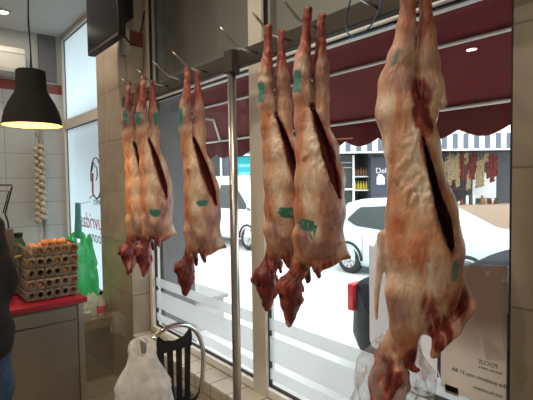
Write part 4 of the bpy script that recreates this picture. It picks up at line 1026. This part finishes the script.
# left building
t = facade_thing('building', 'slate grey building with white framed windows behind the white van', 'building', 200)
obj('wall', B(((FL(60)-FL(200), .3, GZ), (FL(268)-FL(200), 4, 7))), 'wallgrey', t)
obj('upper_band', B(((FL(60)-FL(200), .22, FZ(200, 152)), (FL(236)-FL(200), .3, FZ(200, 118)))), 'wallpale', t)
for a, b in ((206, 222), (180, 198)):
    f = obj('window_frame', B(*[fb(t, 0, 200, (a, 152), (b, 154), .2, .3), fb(t, 0, 200, (a, 182), (b, 184), .2, .3), fb(t, 0, 200, (a, 152), (a+2, 184), .2, .3), fb(t, 0, 200, (b-2, 152), (b, 184), .2, .3)]), 'signwhite', t)
    obj('pane', B(fb(t, 0, 200, (a+2, 154), (b-2, 182), .26, .29)), 'carglass', f)
# turquoise sign
t = facade_thing('sign_board', 'turquoise sign board with white lines on the slate grey wall', 'sign', 249)
obj('board', B(fb(t, 0, 249, (236, 157), (263, 203), .1, .2)), 'tealsign', t)
obj('trim_strip', B(fb(t, 0, 249, (236, 203), (263, 205), .1, .2)), 'signwhite', t)
for k, (y, s) in enumerate(((164, 'MEAT'), (172, 'FRESH'), (180, 'GRILL'), (188, 'SHOP'))):
    obj('text_line', B(fb(t, 0, 249, (239, y), (252-2*(k % 2), y+3.2), .09, .1)), mat('pale turquoise lettering', (.25, .68, .70), .6) if k == 0 else bpy.data.materials['pale turquoise lettering'], t)
# middle building with the delicatessen
t = facade_thing('building', 'dark shop front with striped awning and bottle shelves across the street', 'building', 330)
obj('wall', B(((FL(268)-FL(330), 2.2, GZ), (FL(420)-FL(330), 6, 7)), ((FL(268)-FL(330), .3, FZ(330, 146)), (FL(420)-FL(330), 2.2, 7)), ((FL(371)-FL(330), .3, GZ), (FL(420)-FL(330), 2.2, 7))), 'shopdark', t)
obj('mullion', B(fb(t, 0, 330, (354, 155), (356, 215), .2, .3)), 'signwhite', t)
for y in (163, 168, 189.5, 190.5):
    obj('glazing_bar', B(fb(t, 0, 330, (268, y), (354, y+1), .2, .28)), 'grey' if y < 180 else 'signwhite', t)
obj('shop_glass', B(fb(t, 0, 330, (268, 155), (354, 215), .34, .36)), 'carglass', t)
obj('shelf', B(fb(t, 0, 330, (357, 176), (371, 177.2), .4, .9), fb(t, 0, 330, (357, 190), (371, 191.2), .4, .9)), 'signwhite', t)
for k in range(5):
    for r_, (yy, mt_, lab) in enumerate(((190, 'yellow', 'yellow oil bottle on the lower shelf of the shop across the street'), (176, 'brown', 'brown bottle on the upper shelf of the shop across the street'))):
        px = 358.5+k*2.8; b0 = fx*FL(px)+fy*(DEP+.5)+Vector((0, 0, FZ(px, yy)))
        o = obj('bottle', LA([(.035, 0), (.038, .02), (.038, .2), (.014, .26), (.014, .32)], n=10), mt_); o.location = b0
        tag(o, lab, 'bottle', ('yellow', 'brown')[r_]+' bottles in the shop across the street')
t = facade_thing('deli_board', 'slate blue shop board with the word Deli and a white jar', 'sign', 380)
obj('board', B(fb(t, 0, 380, (371.5, 157), (392, 204), .1, .29)), 'shopblue', t)
lettering('lettering', 'Deli', .27, t.location+fx*(FL(376.5)-FL(380))+fy*.09+Vector((0, 0, FZ(380, 173))), fx, (0, 0, 1), 'signwhite', t, .01, 'LEFT')
jp = [(377.5, 184.5), (377.5, 177.5), (379, 175), (379, 174), (383, 174), (383, 175), (385.5, 177.5), (385.5, 184.5)]
obj('jar_symbol', poly(bmesh.new(), [(FL(x)-FL(380), .08, FZ(380, y)) for x, y in jp], (0, .02, 0)), 'signwhite', t)
# right building: open shop with garlic strings
t = facade_thing('building', 'open fronted grocery with hanging garlic and peppers behind the pale car', 'building', 470)
obj('wall', B(((FL(420)-FL(470), 3.0, GZ), (FL(600)-FL(470), 6, 7)), ((FL(420)-FL(470), .3, FZ(470, 140)), (FL(600)-FL(470), 3.0, 7)), ((FL(420)-FL(470), .3, GZ), (FL(428)-FL(470), 3, 7))), 'shopdark', t)
obj('white_panel', B(fb(t, 0, 470, (494, 172), (520, 200), 1.6, 1.7)), 'signwhite', t)
obj('counter_front', B(fb(t, 0, 470, (425, 206), (530, 235), .2, 1.2)), mat('tan shop counter', (.42, .30, .22), .7), t)
obj('shelf', B(fb(t, 0, 470, (428, 175), (494, 176.5), 2.2, 2.9), fb(t, 0, 470, (428, 190), (494, 191.5), 2.0, 2.9)), 'brown', t)
obj('hanging_bar', B(fb(t, 0, 470, (428, 151), (530, 152), .8, .86)), 'black', t)
def string_thing(px, y0, y1, mt_, lab, grp, nm_):
    bm = bmesh.new(); n = max(4, int((y1-y0)/2.2)); z0, z1 = FZ(px, y1), FZ(px, y0)
    tube(bm, [(0, 0, 0), (0, 0, z1-z0+.15)], .02, 6)
    for i in range(n):
        for s in (-1, 1): ball(bm, (s*.045, random.uniform(-.03, .03), (z1-z0)*(i+.5)/n+s*.02), (.05, .05, .048), 8)
    o = obj(nm_, bm, mt_, smooth=True); o.location = fx*FL(px)+fy*(DEP+.8)+Vector((0, 0, z0)); o.rotation_euler.z = RZ
    tag(o, lab, 'hanging string', grp)
for px, y0, y1 in ((459, 154, 186), (463, 156, 180), (467.5, 153, 187), (479, 174, 190), (476, 152, 163), (489, 160, 188), (493, 158, 187), (497, 152, 161), (455, 160, 172), (450, 158, 170)):
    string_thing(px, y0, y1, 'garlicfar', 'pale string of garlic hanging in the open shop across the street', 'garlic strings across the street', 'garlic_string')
for px, y0, y1 in ((471, 153, 176), (474, 156, 180), (483, 153, 180), (486, 154, 170), (500, 155, 178), (504, 153, 182), (508, 156, 176), (446, 154, 175), (481, 160, 178)):
    string_thing(px, y0, y1, 'redpep', 'dark red string of dried peppers hanging in the open shop across the street', 'pepper strings across the street', 'pepper_string')
random.seed(3)
for k in range(22):
    px = 444+k*3.1; mt_ = random.choice(['signwhite', 'brown', 'yellow', 'garlic', 'redpep', 'darkgreen', 'signwhite']); hh = random.uniform(.12, .4)
    o = obj('jar', LA([(.05, 0), (.055, .02), (.055, hh*.8), (.04, hh*.9), (.04, hh)], n=10), mt_); o.location = fx*FL(px)+fy*(DEP+random.uniform(.3, .9))+Vector((0, 0, FZ(px, 206)))
    tag(o, 'small jar among the goods lined up on the grocery counter across the street', 'jar', 'jars on the grocery counter')
# striped valances
def striped(px0, px1, y0, y1, lab, slope=0):
    t = facade_thing('striped_awning', lab, 'awning', px0); W = FL(px1)-FL(px0); n = int(W/.37); 
    z0, z1 = FZ(px0, y1), FZ(px0, y0)
    o = obj('valance', B(((0, -.5, z0), (W, -.48, z1))), 'signwhite', t)
    obj('canopy', poly(bmesh.new(), [(0, -.5, z1), (W, -.5, z1), (W, .3, z1+.5), (0, .3, z1+.5)], (0, .02, .02)), 'signwhite', t)
    for i in range(n):
        obj('stripe', B(((i*.37+.06, -.51, z0+.06), (i*.37+.24, -.5, z1-.02))), 'wallgrey', t)
striped(226, 268, 146, 157, 'grey and white striped awning edge above the turquoise sign')
striped(300, 420, 141, 155, 'grey and white striped awning edge above the bottle shelves')
striped(424, 540, 135, 152, 'grey and white striped awning edge above the hanging garlic')
struct('pavement', B(((-1, 0, 0), (1, 1, 1))), 'kerb')
pv = bpy.data.objects['pavement']; pv.location = fy*(DEP-1.2)+Vector((0, 0, GZ)); pv.rotation_euler.z = RZ; pv.scale = (14, 6, .12)
# stone block beside the pier
t = thing('stone_bench', 'low pale stone step block beside the shop pier outside', 'step', (-5.35, 3.1, -.2))
obj('slab', B(((-.75, -.35, .24), (.55, .25, .29))), 'plum', t, bevel=.01); obj('base', B(((-.7, -.3, -.15), (.5, .2, .24))), 'kerb', t)
